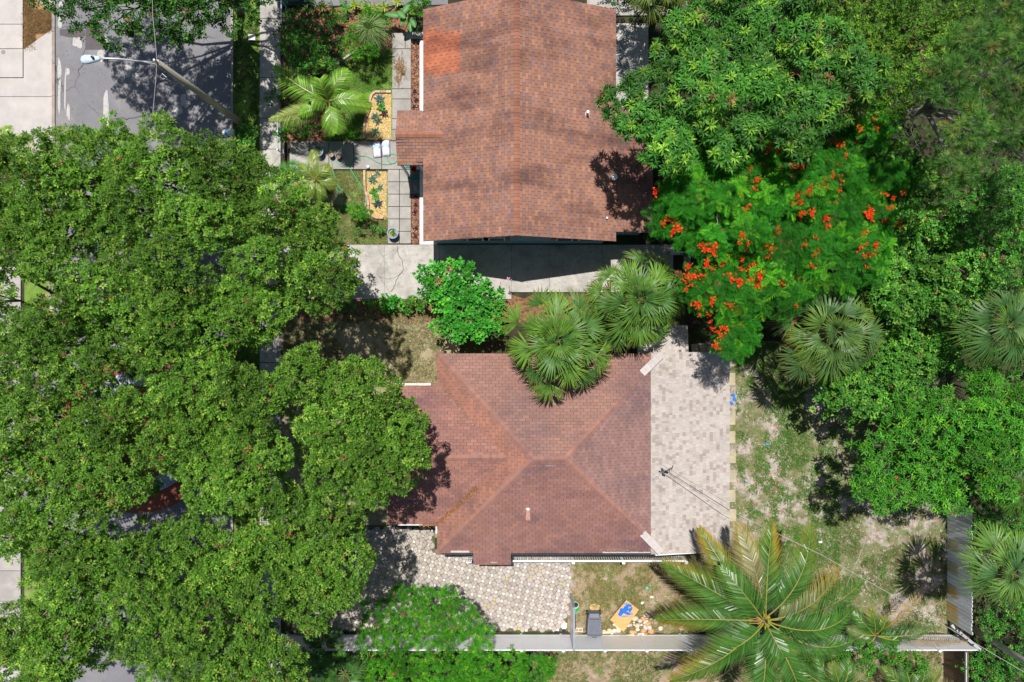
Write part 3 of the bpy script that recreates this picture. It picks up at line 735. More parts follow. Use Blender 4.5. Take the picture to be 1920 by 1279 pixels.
for i in range(5):
    a = Acc(); a.bar(G(1772 + i * 4, 1164 + i * 5, .5 + .25 * i), G(1790 + i * 3, 1182 + i * 3, .7 + .25 * i), .12, .04, cmul((.42, .42, .44), R.uniform(.8, 1.1))); a.build('board', M_wood, parent=wb)
# thin metal gate post by the pavement
gr = thing('metal_gate', 'narrow pale blue metal gate rail beside the sunny pavement', 'gate', G(534, 262))
a = Acc(); a.tube([G(534, 226, 1.05), G(534, 292, 1.05)], .035, 8); a.tube([G(534, 226, .2), G(534, 292, .2)], .03, 8); a.build('rail', mat('pale_blue_metal', (.40, .48, .60), rough=.4, metal=.3), parent=gr)
for yy in (226, 259, 292): a = Acc(); a.tube([G(534, yy, 0), G(534, yy, 1.12)], .035, 8); a.build('post', mat('pale_blue_metal'), parent=gr)
a = Acc(); a.box((*G(533, 256)[:2], 1.0), (.12, .14, .12)); a.build('latch', M_dark, parent=gr)
gr2 = thing('metal_gate', 'shaded blue grey metal gate rail near the top of the pavement', 'gate', G(540, 35))
a = Acc(); a.tube([G(540, 18, 1.0), G(540, 62, 1.0)], .035, 8); a.tube([G(540, 18, .3), G(540, 62, .3)], .03, 8); a.build('rail', mat('pale_blue_metal'), parent=gr2)
for yy in (18, 62): a = Acc(); a.tube([G(540, yy, 0), G(540, yy, 1.1)], .04, 8); a.build('post', mat('pale_blue_metal'), parent=gr2)
cg = thing('white_gate', 'small white slatted gate corner half hidden under the flowering tree', 'gate', G(1280, 484))
a = Acc(); a.bar(G(1250, 478, 1.1), G(1282, 478, 1.1), .06, .08); a.bar(G(1282, 478, 1.1), G(1282, 506, 1.1), .06, .08); a.build('rail', M_white, parent=cg)
for i in range(6): a = Acc(); a.box((*G(1282, 480 + i * 4.6)[:2], .55), (.03, .07, 1.05)); a.build('picket', M_white, parent=cg)
for i in range(6): a = Acc(); a.box((*G(1253 + i * 5, 478)[:2], .55), (.07, .03, 1.05)); a.build('picket', M_white, parent=cg)

# ------------------------------------------------------------------ street lamp, poles, wires
lt = G(450, 229); ptop = np.array(P(295, 117, 8.0))
lamp = thing('street_lamp', 'street lamp with long curved pale arm on a leaning grey pole over the road', 'street lamp', (lt[0], lt[1], 0))
a = Acc(); b0 = np.array((lt[0], lt[1], -.05)); a.tube([b0, b0 + (ptop - b0) * .5, ptop], [.17, .145, .115], 12); a.build('pole', M_pole, parent=lamp, smooth=True)
arm = []
for t in np.linspace(0, 1, 12):
    e = np.array(P(186, 110, 8.65)); p = ptop + (e - ptop) * t; p[2] = 7.75 + .9 * math.sin(t * pi / 2); arm.append(p)
a = Acc(); a.tube(arm, .032, 8); a.tube([arm[0] + (0, 0, .28), arm[4] + (0, 0, .02)], .015, 6); a.build('arm', M_metal, parent=lamp, smooth=True)
hd = Acc(); e = arm[-1]; dr = (arm[-1] - arm[-2]); dr[2] = 0; dr /= np.linalg.norm(dr)
M_ = np.column_stack([dr, np.cross((0, 0, 1), dr), (0, 0, 1)])
prof = [(-.05, .05, .05), (0, .09, .08), (.18, .13, .11), (.34, .17, .12), (.5, .18, .11), (.62, .14, .08), (.68, .05, .03)]
V = []
for x, ww, hh in prof:
    for k in range(12):
        t = 2 * pi * k / 12; V.append(e + M_ @ np.array((x, ww * math.cos(t), hh * math.sin(t) * (1 if math.sin(t) > 0 else .5))))
hd.add(np.array(V), [[i * 12 + k, i * 12 + (k + 1) % 12, (i + 1) * 12 + (k + 1) % 12, (i + 1) * 12 + k] for i in range(6) for k in range(12)] + [list(range(12))[::-1], list(range(72, 84))])
hd.build('lamp_head', mat('lamp_casting', (.55, .66, .80), rough=.4, spec=.5), parent=lamp, smooth=True)
a = Acc(); a.lathe(tuple(e + M_ @ np.array((.16, 0, .10))), [(.05, 0), (.05, .09), (0, .1)], 10); a.build('photocell', M_dark, parent=lamp)
a = Acc(); a.sphere(tuple(e + M_ @ np.array((.42, 0, -.05))), .15, 14, 8, sc=(1, 1, .6)); a.build('lamp_lens', mat('lens', (.30, .42, .50), rough=.2, spec=.6), parent=lamp, smooth=True)
a = Acc(); c = ptop + (ptop - b0) * .004; a.tube([c, c + (0, 0, .22)], [.05, .04], 8); a.tube([c + (.02, -.3, -.35), c + (.16, -.42, -.4), c + (.05, -.5, -.4), c + (-.08, -.42, -.38), c + (.02, -.3, -.35)], .012, 6); a.build('insulator', M_metal, parent=lamp)
def wire(name, pts, r, m, label, sag=.0, group=None):
    pts = [np.array(p, float) for p in pts]; q = []
    for p0, p1 in zip(pts[:-1], pts[1:]):
        for t in np.linspace(0, 1, 14, endpoint=False):
            x = p0 + (p1 - p0) * t; x[2] -= sag * 4 * t * (1 - t); q.append(x)
    q.append(pts[-1]); a = Acc(); a.tube(q, r, 5); o = a.build(name, m, origin=tuple(q[0])); return tag(o, label, 'wire', group)
M_wire = mat('aluminium_wire', (.42, .40, .40), rough=.5, var=.05); M_wireb = mat('black_wire', (.06, .06, .07), rough=.6)
wire('overhead_wire', [P(284, -60, 8.1), P(286, 28, 8.0), P(294, 112, 8.2)], .008, M_wire, 'thin overhead wire running up from the street lamp pole', .02)
wire('overhead_wire', [P(294, 122, 8.0), P(284, 236, 8.0), P(270, 420, 8.0)], .008, M_wire, 'thin overhead wire running down from the street lamp pole to the trees', .02)
up1 = P(1982, 1303, 9.2); 
wire('service_wire', [P(1241, 878, 3.4), (G(1383, 972, 4.0)), P(1990, 1306, 8.9)], .011, M_wireb, 'dark service cable from the roof mast crossing the pale roof', .0) if False else None
mst = np.array(P(1241, 878, 3.42)); far = np.array(P(1995, 1304, 8.8)); mid = mst + (far - mst) * .22
wire('service_wire', [mst, np.array(P(1368, 957, 3.9))], .014, M_wireb, 'dark service cable crossing the pale shingle roof from the mast', .03)
wire('service_wire', [mst + (.05, .12, 0), np.array(P(1362, 942, 3.85))], .006, M_wireb, 'thinner dark cable beside the service cable over the pale roof', .03)
wire('service_wire', [np.array(P(1368, 957, 3.9)), np.array(P(1545, 1043, 5.2)), np.array(P(1700, 1131, 6.6)), far], .0095, M_wire, 'pale service cable running from the pale roof to the corner pole', .0)
wire('service_wire', [np.array(P(1652, 948, 4.6)), np.array(P(1612, 1040, 5.2)), np.array(P(1588, 1097, 5.6))], .006, M_wire, 'thin pale guy wire crossing the back yard', .0)
for (x, y, zt, dx, lab, r0) in ((1822, 1178, 9.5, 0, 'thick grey wooden utility pole rising past the bottom right fence corner', .16), (1862, 1186, 9.0, 0, 'thinner second wooden pole behind the thick utility pole', .11)):
    up = thing('utility_pole', lab, 'pole', G(x, y)); a = Acc(); g0 = np.array(G(x, y, -.05)); a.tube([g0, g0 + (.02, 0, zt * .5), g0 + (0, 0, zt)], [r0, r0 * .88, r0 * .75], 12); a.build('pole', mat('grey_pole', (.58, .54, .48), rough=.9, var=.3, scale=5, stretch=(1, 1, .2)), parent=up, smooth=True)
    a = Acc(); a.bar(g0 + (-.9, .5, zt - .3), g0 + (.9, -.5, zt - .3), .1, .12, (.4, .35, .3)); a.build('crossarm', M_wood, parent=up)

# ------------------------------------------------------------------ small things on the ground
def put(name, label, cat, px, py, z=0.0, group=None): return thing(name, label, cat, G(px, py, z), group)
# lying rubbish bin
b_ = put('rubbish_bin', 'grey wheeled rubbish bin lying flat on the dry yard by the fence', 'bin', 1112, 1165)
o_ = np.array(G(1112, 1165)); V = []
for (y, hw, z0, z1) in ((.58, .25, .10, .48), (.40, .30, .06, .56), (.36, .32, .05, .58), (-.35, .38, .03, .66), (-.44, .36, .03, .64), (-.50, .28, .06, .55)):
    for (sx, zz) in ((-1, z0), (1, z0), (1, z1 - .05), (.88, z1), (-.88, z1), (-1, z1 - .05)): V.append(o_ + (sx * hw, y, zz))
F = [[i * 6 + k, i * 6 + (k + 1) % 6, (i + 1) * 6 + (k + 1) % 6, (i + 1) * 6 + k] for i in range(5) for k in range(6)] + [[0, 1, 2, 3, 4, 5], [35, 34, 33, 32, 31, 30]]
F = [f[::-1] for f in F]
a = Acc(); a.add(np.array(V), F); a.build('body', M_bin, parent=b_, bevel=.02)
a = Acc()
for sx in (-1, 1): a.bar(o_ + (sx * .27, .38, .585), o_ + (sx * .33, -.34, .665), .025, .02)
a.bar(o_ + (-.27, .39, .585), o_ + (.27, .39, .585), .03, .025); a.bar(o_ + (-.24, .31, .59), o_ + (.24, .31, .595), .02, .02); a.build('rib', mat('bin_rib', (.20, .21, .26), rough=.45), parent=b_)
a = Acc()
for k in range(6): a.box(o_ + (-.2 + k * .08, .35, .592), (.05, .045, .012))
a.build('grille', M_dark, parent=b_)
for sx in (-1, 1): a = Acc(); a.tube([o_ + (sx * .28, .5, .14), o_ + (sx * .36, .5, .14)], .11, 14); a.build('wheel', M_dark, parent=b_)
a = Acc(); a.tube([o_ + (-.14, -.5, .5), o_ + (-.1, -.56, .56), o_ + (.1, -.56, .56), o_ + (.14, -.5, .5)], .015, 6); a.build('handle', M_bin, parent=b_)
# plywood board
pb = put('plywood_board', 'tilted plywood board splashed with blue paint on the rubble', 'board', 1171, 1155)
q = [P(1174.5, 1125, .34), P(1198, 1143.5, .30), P(1169, 1185, .22), P(1144, 1162, .26)]
a = Acc(); V = q + [(x, y, z - .04) for x, y, z in q]; a.add(V, [[3, 2, 1, 0], [4, 5, 6, 7], [0, 1, 5, 4], [1, 2, 6, 5], [2, 3, 7, 6], [3, 0, 4, 7]]); a.build('panel', M_ply, parent=pb)
def onboard(px, py, dz=.004):
    A = np.array(q[0]); B = np.array(q[1]) - A; D = np.array(q[3]) - A; n = np.cross(D, B); n /= np.linalg.norm(n)
    cam_ = np.array((0, 0, H)); d = np.array(P(px, py, 0)) - cam_; t = ((A - cam_) @ n) / (d @ n); return cam_ + d * t + n * dz * (1 if n[2] > 0 else -1)
for k, (x, y, rx, ry) in enumerate([(1171, 1143, 8, 6), (1178, 1136, 5, 4), (1164, 1149, 5, 6), (1176, 1150, 6, 3), (1182, 1143, 3, 5), (1170, 1156, 7, 2), (1184, 1151, 4, 2), (1173, 1132, 4, 3)]):
    a = Acc(); bl = [onboard(*p_, .003 + .0015 * k) for p_ in blob(x, y, rx, ry, 18, .35, 40 + k)]; a.add(np.array(bl), [list(range(18))[::-1]]); a.build('blue_paint_splash', M_bluepaint if k < 5 else mat('thin_blue_paint', (.22, .30, .45), rough=.7, var=.4, scale=20), parent=pb)
a = Acc()
for (x, y) in ((1150, 1158), (1176, 1130), (1172, 1176), (1190, 1146)): a.box((*P(x, y, .12)[:2], .11), (.09, .09, .2))
a.build('batten', M_wood, parent=pb)
# hollow block
hb = put('hollow_block', 'cream hollow concrete block lying between gate and rubbish bin', 'block', 1084, 1178); c = G(1084, 1178)
a = Acc()
for dy in (-.085, .085): a.box((c[0], c[1] + dy, .1), (.40, .035, .2))
for dx in (-.185, 0, .185): a.box((c[0] + dx, c[1], .1), (.034, .134, .2))
a.build('shell', mat('cream_block', (.72, .62, .46), rough=.9, var=.1), parent=hb); a = Acc(); a.box((c[0], c[1], .03), (.33, .13, .03)); a.build('web', mat('block_grey', (.35, .32, .3), rough=.9), parent=hb)
# buckets by the gate
bk = put('bucket', 'grey bucket with dark inside leaning by the garden gate', 'bucket', 1078, 1130); c = G(1078, 1130)
a = Acc(); a.lathe(c, [(.10, 0), (.15, .34), (.165, .34), (.165, .31), (.145, .30), (.10, .03), (0, .03)], 20); a.build('shell', M_vinyl, parent=bk, smooth=False); a = Acc(); a.lathe((c[0], c[1], .26), [(.13, 0), (0, .0)], 20); a.build('contents', mat('wet_green', (.02, .05, .03), rough=.3), parent=bk)
bt = put('watering_can', 'small green and white plastic can below the grey bucket at the gate', 'can', 1080, 1141); c = G(1080, 1141)
a = Acc(); a.lathe(c, [(.10, 0), (.11, .2), (.09, .24), (.05, .24), (0, .2)], 16); a.build('shell', mat('green_plastic', (.01, .42, .12), rough=.4), parent=bt); a = Acc(); a.tube([(c[0] - .05, c[1] - .05, .15), (c[0] - .16, c[1] - .14, .2)], .05, 8); a.build('spout', mat('aqua_plastic', (.45, .75, .68), rough=.4), parent=bt)
a = Acc(); a.box((*G(1076, 1160)[:2], .25), (.10, .62, .5)); tag(a.build('dark_board', M_dark, origin=G(1076, 1160)), 'dark board propped against the inside of the garden gate', 'board')
# rubble
for i in range(46):
    if i < 30: x, y = R.uniform(1150, 1226), R.uniform(1158, 1189)
    elif i < 40: x, y = R.uniform(1205, 1250), R.uniform(1150, 1185)
    else: x, y = R.uniform(1130, 1155), R.uniform(1180, 1188)
    s_ = R.uniform(.06, .19); c = G(x, y, s_ * .3); a = Acc(); n = 7
    g = R.choice(((.62, .52, .38), (.5, .48, .46), (.7, .62, .5), (.38, .4, .42), (.55, .3, .15)))
    V = []
    for zz, rr in ((-.4, .8), (.15, 1.0), (.5, .6)):
        for k in range(n): t = 2 * pi * k / n; V.append((c[0] + s_ * rr * math.cos(t) * R.uniform(.75, 1.2), c[1] + s_ * .8 * rr * math.sin(t) * R.uniform(.75, 1.2), c[2] + s_ * zz * R.uniform(.8, 1.1)))
    a.add(np.array(V), [[l * n + k, l * n + (k + 1) % n, l * n + n + (k + 1) % n, l * n + n + k] for l in (0, 1) for k in range(n)] + [list(range(2 * n, 3 * n)), list(range(n))[::-1]])
    if i == 0: twin = {}
    cn = {.62: 'tan', .5: 'grey', .7: 'cream', .38: 'blue grey', .55: 'rusty brown'}[g[0]]; zn = 'left of the plywood board' if x < 1156 else ('below the plywood board' if x < 1190 else ('right of the plywood board' if x < 1212 else 'at the right end')); zs = ('big' if s_ > .15 else 'middling' if s_ > .1 else 'small') + (' upper' if y < 1172 else ' lower')
    o = a.build('rubble_stone', mat('stone_%d' % (i % 5), g, rough=.9, var=.25, scale=8, speck=.2), origin=(c[0], c[1], 0)); lb_ = '%s %s stone %s' % (zs, cn, zn); lb_ = lb_ + (', the ' + ('right' if x > twin[lb_][0] else 'left') + ' one') if lb_ in twin else lb_; twin[lb_] = (x, y); tag(o, lb_, 'stone', 'stones in the rubble pile')
for i, (x, y, w_, h_, rz) in enumerate(((1137, 1184, .42, .12, .05), (1186, 1183, .34, .12, -.1), (1179, 1190, .5, .1, .15), (1120, 1194, .3, .2, 0))):
    a = Acc(); a.box((*G(x, y)[:2], .08), (w_, h_, .1), rz, (.66, .5, .33) if i % 2 == 0 else (.55, .3, .16)); tag(a.build('timber_offcut', M_wood, origin=G(x, y)), ('pale offcut right of the rubbish bin at the foot of the fence', 'brown offcut under the lower corner of the plywood board', 'tan long offcut lowest in the rubble at the fence', 'brown short offcut directly below the rubbish bin')[i], 'offcut', 'offcuts by the fence')
a = Acc(); a.prism([G(*p_)[:2] for p_ in blob(1115, 1139, 8, 8, 18, .2, 3)], -.02, .015, (.62, .42, .2)); tag(a.build('sand_heap', M_stone, origin=G(1115, 1139)), 'small patch of orange sand above the rubbish bin', 'sand')
a = Acc(); a.prism([G(*p_)[:2] for p_ in blob(1058, 1173, 6, 6, 9, .15, 5)], .0, .06, (.82, .78, .72)); tag(a.build('pale_slab', M_stone, origin=G(1058, 1173)), 'pale broken slab on the patio corner next to the gate', 'slab')
a = Acc(); c = G(1057, 1181, 0); a.lathe(c, [(.05, 0), (.09, .12), (.07, .16), (0, .16)], 12); tag(a.build('small_pot', M_dark, origin=c), 'little black pot below the broken slab', 'pot')
# junk pavers at the lower left
gi = 0
for row, (n, y, w_, h_) in enumerate(((4, 1162, 11.0, 7), (4, 1170, 11, 7.0), (6, 1180, 7.0, 12))):
    for i in range(n):
        x = 553 + i * (w_ + .5) + w_ / 2; a = Acc(); g = R.uniform(.7, 1.1); cc = R.choice(((.62, .42, .16), (.45, .42, .3), (.55, .45, .28), (.3, .25, .2)))
        a.box((*G(x, y)[:2], .10), ((w_ - .4) / S, (h_ - .4) / S, .2), R.uniform(-.03, .03), cmul(cc, g)); tag(a.build('stacked_paver', M_stone, origin=G(x, y)), '%s block from the left in the %s row of yellowish blocks by the fence' % (('first', 'second', 'third', 'fourth', 'fifth', 'sixth')[i], ('upper', 'middle', 'lower')[row]), 'block', 'blocks laid out by the fence')
# hose
def hose(pts, label):
    q = []; n = len(pts); pts = [np.array(p_, float) for p_ in pts]
    for i in range(n - 1):
        p0 = pts[max(i - 1, 0)]; p1 = pts[i]; p2 = pts[i + 1]; p3 = pts[min(i + 2, n - 1)]
        for t in np.linspace(0, 1, 8, endpoint=False):
            q.append(.5 * ((2 * p1) + (-p0 + p2) * t + (2 * p0 - 5 * p1 + 4 * p2 - p3) * t * t + (-p0 + 3 * p1 - 3 * p2 + p3) * t ** 3))
    q.append(pts[-1]); a = Acc(); a.tube([G(x, y, .06) for x, y in q], .017, 6); tag(a.build('garden_hose', M_hose, origin=G(*pts[0])), label, 'hose')
hose([(745, 300), (744, 293), (737, 289), (729, 292), (726, 299), (732, 306), (741, 306), (745, 300), (738, 307), (725, 309), (708, 305), (695, 297), (682, 293), (670, 296), (660, 304), (652, 311), (642, 313), (634, 307), (632, 300)], 'green garden hose curling across the concrete path to the porch')
hose([(654, 311), (665, 330), (678, 350), (687, 368), (686, 388), (676, 397)], 'green garden hose running down the side lawn beside the gravel bed')
hose([(622, 300), (625, 320), (632, 345), (642, 358), (645, 372), (641, 390), (636, 400)], 'green garden hose looping at the left of the side lawn')
hose([(614, 305), (624, 335), (633, 360), (635, 385)], 'thinner outer loop of green hose near the small palm')
# soil bags
def bag(px, py, rz, label):
    t = thing('soil_bag', label, 'bag', G(px, py, .04), 'soil bags on the path'); c = np.array(G(px, py, .04)); V = []; nx, ny = 7, 9
    cc, ss = math.cos(rz), math.sin(rz)
    C = []
    for j in range(ny):
        for i in range(nx):
            u = i / (nx - 1) * 2 - 1; v = j / (ny - 1) * 2 - 1
            z = .14 * (1 - abs(u) ** 3) * (1 - abs(v) ** 4) + R.uniform(0, .012); x = u * .215 * (1 - .08 * v * v); y = v * .42
            V.append(c + (x * cc - y * ss, x * ss + y * cc, z)); C.append((.05, .05, .12) if v < -.8 or abs(u) > .95 or v > .9 else (.8, .78, .82))
    F = np.array([[j * nx + i, j * nx + i + 1, (j + 1) * nx + i + 1, (j + 1) * nx + i] for j in range(ny - 1) for i in range(nx - 1)])
    a = Acc(); a.add(np.array(V), F, np.array(C)); a.build('sack', mat('bag_plastic', (1, 1, 1), rough=.35, var=.1, attr=True, spec=.5), parent=t, smooth=True)
    a = Acc(); x, y = 0, .12; a.box(c + (x * cc - y * ss, x * ss + y * cc, .146), (.34, .15, .006), rz); a.build('label_panel', mat('blue_label', (.30, .45, .75), rough=.4, var=.3, scale=30), parent=t)
bag(707, 281, .08, 'left of the two white soil bags with blue labels on the path'); bag(724, 278, .05, 'right of the two white soil bags with blue labels, nearest the porch')

# ------------------------------------------------------------------ foliage tools
def kite(L, W, droop=.12, cup=.12, base=0.0):
    return np.array([(0, base, 0), (W / 2, base + L * .42, cup * W), (0, base + L, -droop * L), (-W / 2, base + L * .42, cup * W)]), np.array([[0, 1, 2, 3]])
def leaf2(L, W, droop=.3):
    """a longer leaf bent at its middle"""
    return (np.array([(0, 0, 0), (W / 2, L * .3, .05 * L), (W * .42, L * .62, 0), (0, L, -droop * L), (-W * .42, L * .62, 0), (-W / 2, L * .3, .05 * L)]),
            np.array([[0, 1, 2, 5], [2, 3, 4, 5]]))
def rotz(a): c, s = math.cos(a), math.sin(a); return np.array([[c, -s, 0], [s, c, 0], [0, 0, 1.0]])
def rotx(a): c, s = math.cos(a), math.sin(a); return np.array([[1, 0, 0], [0, c, -s], [0, s, c.real]]) * 1.0
def sprig(n, leaf, el=(.1, .9), r=None, off=.0, tv=.25, stem=.0, spiral=True):
    r = r or random.Random(1); V = []; F = []; C = []; k = 0
    for i in range(n):
        lv, lf = leaf(r) if callable(leaf) else leaf
        a = i * 2.39996 + r.uniform(-.3, .3) if spiral else r.uniform(0, 2 * pi); e = el[0] + (el[1] - el[0]) * (i + .5) / n + r.uniform(-.15, .15)
        M = rotz(a) @ rotx(e); s_ = r.uniform(.75, 1.15)
        p = np.array([0, 0, stem * i / n]) + rotz(a) @ np.array([0, off, 0])
        V.append((lv * s_) @ M.T + p); F.append(lf + k); k += len(lv); t = 1 + r.uniform(-tv, tv); C += [t] * len(lv)
    return np.concatenate(V), np.concatenate(F), np.array(C)
def place(acc, templ, pos, nrm, tint, rng, scale=(.8, 1.2), tilt=.0):
    """put copies of templates (V,F,C) at pos with their z along nrm; joined into the accumulator"""
    N_ = len(pos); nrm = nrm / (np.linalg.norm(nrm, axis=1)[:, None] + 1e-9)
    ref = np.where(np.abs(nrm[:, 2:3]) < .9, np.array([[0, 0, 1.0]]), np.array([[1.0, 0, 0]]))
    x = np.cross(ref, nrm); x /= np.linalg.norm(x, axis=1)[:, None]; y = np.cross(nrm, x)
    a = rng.uniform(0, 2 * pi, N_)[:, None]; x2 = np.cos(a) * x + np.sin(a) * y; y2 = np.cross(nrm, x2)
    sc = rng.uniform(scale[0], scale[1], N_)[:, None, None]; M = np.stack([x2, y2, nrm], axis=2) * sc
    which = rng.integers(0, len(templ), N_)
    for w in range(len(templ)):
        I = np.where(which == w)[0]
        if not len(I): continue
        V, F, C = templ[w]; k = len(V)
        W = np.einsum('nij,kj->nki', M[I], V) + pos[I][:, None, :]
        FF = (F[None] + (np.arange(len(I)) * k)[:, None, None]).reshape(-1, F.shape[1])
        cc = tint[I][:, None, :] * (C[None, :, None] if C.ndim == 1 else C[None])
        acc.add(W.reshape(-1, 3), FF, np.clip(cc.reshape(-1, 3), 0, 1))
rr = random.Random(5)
T_oak = [sprig(10, kite(.108, .052), (.0, 1.1), random.Random(i), 0.02, .32, .10) for i in range(5)]
T_mango = [sprig(13, leaf2(.26, .058, .28), (.05, .95), random.Random(20 + i), .01, .22, .06) for i in range(4)]
T_round = [sprig(6, kite(.17, .15, .15, .1), (.1, .9), random.Random(30 + i), .04, .25, .12) for i in range(4)]
T_small = [sprig(8, kite(.10, .058), (.0, 1.0), random.Random(40 + i), .02, .3, .09) for i in range(4)]
T_fine = [sprig(12, kite(.12, .034), (.0, 1.0), random.Random(50 + i), .01, .25, .10) for i in range(4)]
T_long = [sprig(9, kite(.20, .055, .2), (.1, 1.0), random.Random(60 + i), .01, .25, .08) for i in range(4)]
def pinnate(seed):
    r = random.Random(seed); V = []; F = []; C = []; k = 0; n = 9; L = .5
    for i in range(n):
        t = (i + .8) / n; y = L * t; z = -.22 * L * t * t; ll = .17 * math.sin(pi * min(1, t * .85 + .15)) + .03
        for sx in (-1, 1):
            v, f = kite(ll, .034, .15); M = rotz(-sx * (1.15 - .35 * t) + r.uniform(-.1, .1)); V.append(v @ M.T + np.array((0, y, z))); F.append(f + k); k += 4; C += [1 + r.uniform(-.15, .15)] * 4
    v = np.array([(-.006, 0, 0), (.006, 0, 0), (.003, L, -.22 * L + .004), (-.003, L, -.22 * L + .004)]); V.append(v); F.append(np.array([[0, 1, 2, 3]]) + k); C += [1.5] * 4
    return np.concatenate(V), np.concatenate(F), np.array(C)
def pinn_sprig(seed):
    r = random.Random(seed); V = []; F = []; C = []; k = 0
    for i in range(4):
        v, f, c = pinnate(seed * 7 + i); M = rotz(i * 1.57 + r.uniform(-.4, .4)) @ rotx(r.uniform(.05, .45)); V.append(v @ M.T * r.uniform(.8, 1.1)); F.append(f + k); k += len(v); C.append(c * r.uniform(.85, 1.15))
    return np.concatenate(V), np.concatenate(F), np.concatenate(C)
T_feather = [pinn_sprig(i) for i in range(4)]
def needle_tuft(seed):
    r = random.Random(seed); V = []; F = []; C = []; k = 0
    for i in range(34):
        v, f = kite(r.uniform(.22, .34), .018, .2); M = rotz(r.uniform(0, 6.28)) @ rotx(r.uniform(.0, 1.3)); V.append(v @ M.T); F.append(f + k); k += 4; C += [1 + r.uniform(-.3, .4)] * 4
    return np.concatenate(V), np.concatenate(F), np.array(C)
T_needle = [needle_tuft(i) for i in range(4)]
SPEC = {
    'oak': dict(T=T_oak, c=(.125, .235, .032), c2=(.075, .155, .022), hi=(.23, .32, .06), m=M_leaf, d=40, sc=(.64, 1.28)),
    'mango': dict(T=T_mango, c=(.078, .215, .036), c2=(.042, .14, .024), hi=(.21, .34, .05), m=M_leaf, d=13, sc=(.8, 1.2)),
    'feather': dict(T=T_feather, c=(.045, .235, .02), c2=(.022, .13, .014), hi=(.14, .38, .03), m=M_leaf_soft, d=8, sc=(.8, 1.2)),
    'round': dict(T=T_round, c=(.06, .27, .035), c2=(.04, .2, .03), hi=(.12, .36, .05), m=M_leaf, d=17, sc=(.8, 1.25)),
    'small': dict(T=T_small, c=(.08, .24, .04), c2=(.05, .17, .03), hi=(.17, .32, .06), m=M_leaf, d=34, sc=(.8, 1.25)),
    'vine': dict(T=T_round, c=(.10, .26, .04), c2=(.05, .16, .025), hi=(.2, .34, .06), m=M_leaf, d=44, sc=(.45, .8)),
    'fine': dict(T=T_fine, c=(.085, .27, .025), c2=(.05, .20, .02), hi=(.18, .34, .03), m=M_leaf_soft, d=34, sc=(.8, 1.3)),
    'long': dict(T=T_long, c=(.10, .29, .04), c2=(.06, .2, .03), hi=(.18, .36, .05), m=M_leaf, d=24, sc=(.75, 1.2)),
    'olive': dict(T=T_small, c=(.13, .235, .035), c2=(.07, .15, .025), hi=(.22, .31, .05), m=M_leaf_soft, d=30, sc=(.8, 1.3)),
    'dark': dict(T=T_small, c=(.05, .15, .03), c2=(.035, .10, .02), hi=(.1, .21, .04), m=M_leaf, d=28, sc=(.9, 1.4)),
    'pine': dict(T=T_needle, c=(.085, .185, .045), c2=(.06, .13, .035), hi=(.18, .22, .07), m=M_leaf_soft, d=11, sc=(.8, 1.2)),
}
def lobes_in(circles, zlo, zhi, lr, seed, gap=1.0):
    """clumps of one crown, scattered over circles given as (px,py,radius px) seen at the crown's height"""
    r = random.Random(seed); out = []; zc = (zlo + zhi) / 2
    C = [(*P(x, y, zlo + (zhi - zlo) * .6)[:2], rad / S * (H - zc) / H) for x, y, rad in circles]
    for cx, cy, R_ in C:
        tries = int(60 * (R_ / lr) ** 2) + 40
        for _ in range(tries):
            a = r.uniform(0, 2 * pi); d = math.sqrt(r.random()) * max(.05, R_ - lr * .75); x = cx + d * math.cos(a); y = cy + d * math.sin(a)
            lr_ = lr * r.uniform(.7, 1.25)
            if all((x - o[0]) ** 2 + (y - o[1]) ** 2 > (.62 * (lr_ + o[3]) * gap) ** 2 for o in out):
                e = max(0, 1 - (d / R_) ** 2); z = zlo + (zhi - zlo) * (e ** .6) + r.uniform(-.8, .5) * lr * (1 if zhi > 5.5 else .5)
                out.append((x, y, z, lr_))
    return out
def foliage(acc, lobes, sp, seed, dens=1.0, flat=.75, under=.25, big=1.0):
    s_ = SPEC[sp]; rng = np.random.default_rng(seed); L = np.array(lobes)
    for i, (x, y, z, r) in enumerate(lobes):
        n = int(s_['d'] * dens * 2 * pi * r * r * (1 + under)); u = rng.uniform(-under, 1, n); t = rng.uniform(0, 2 * pi, n); q = np.sqrt(1 - u * u)
        D = np.column_stack([q * np.cos(t), q * np.sin(t), u]); ph = rng.uniform(0, 6.28, 3)
        rad = r * (1 + .16 * np.sin(3 * t + ph[0]) + .12 * np.sin(5 * t + 4 * u + ph[1])) * rng.uniform(.72, 1.06, n) ** .7
        pos = np.array((x, y, z)) + D * rad[:, None] * np.array((1, 1, flat))
        near = [j for j in range(len(lobes)) if j != i and (L[j, 0] - x) ** 2 + (L[j, 1] - y) ** 2 < (L[j, 3] + r) ** 2]
        keep = np.ones(n, bool)
        for j in near:
            dd = (pos - L[j, :3]) / np.array((1, 1, flat)); keep &= (dd ** 2).sum(1) > (.66 * L[j, 3]) ** 2
        keep &= pos[:, 2] > .05
        pos = pos[keep]; D = D[keep]; n = len(pos)
        if n == 0: continue
        nr = D * .55 + np.array((0, 0, .75)) + rng.normal(0, .28, (n, 3))
        mixv = rng.random(n)[:, None]; lb = rng.normal(0, .15)
        tint = np.array(s_['c']) * (1 - mixv) + np.array(s_['c2']) * mixv
        hi = rng.random(n) < .16; tint[hi] = np.array(s_['hi']); tint = tint * (np.array((1.05, 1.22, .85)) if sp == 'oak' else np.array((.92, 1.10, .70))); br_ = rng.random(n) < .012; tint[br_] = (.26, .15, .06); tint = tint * (1 + lb + rng.normal(0, .10, (n, 1)))
        place(acc, s_['T'], pos, nr, tint, rng, (s_['sc'][0] * big, s_['sc'][1] * big))
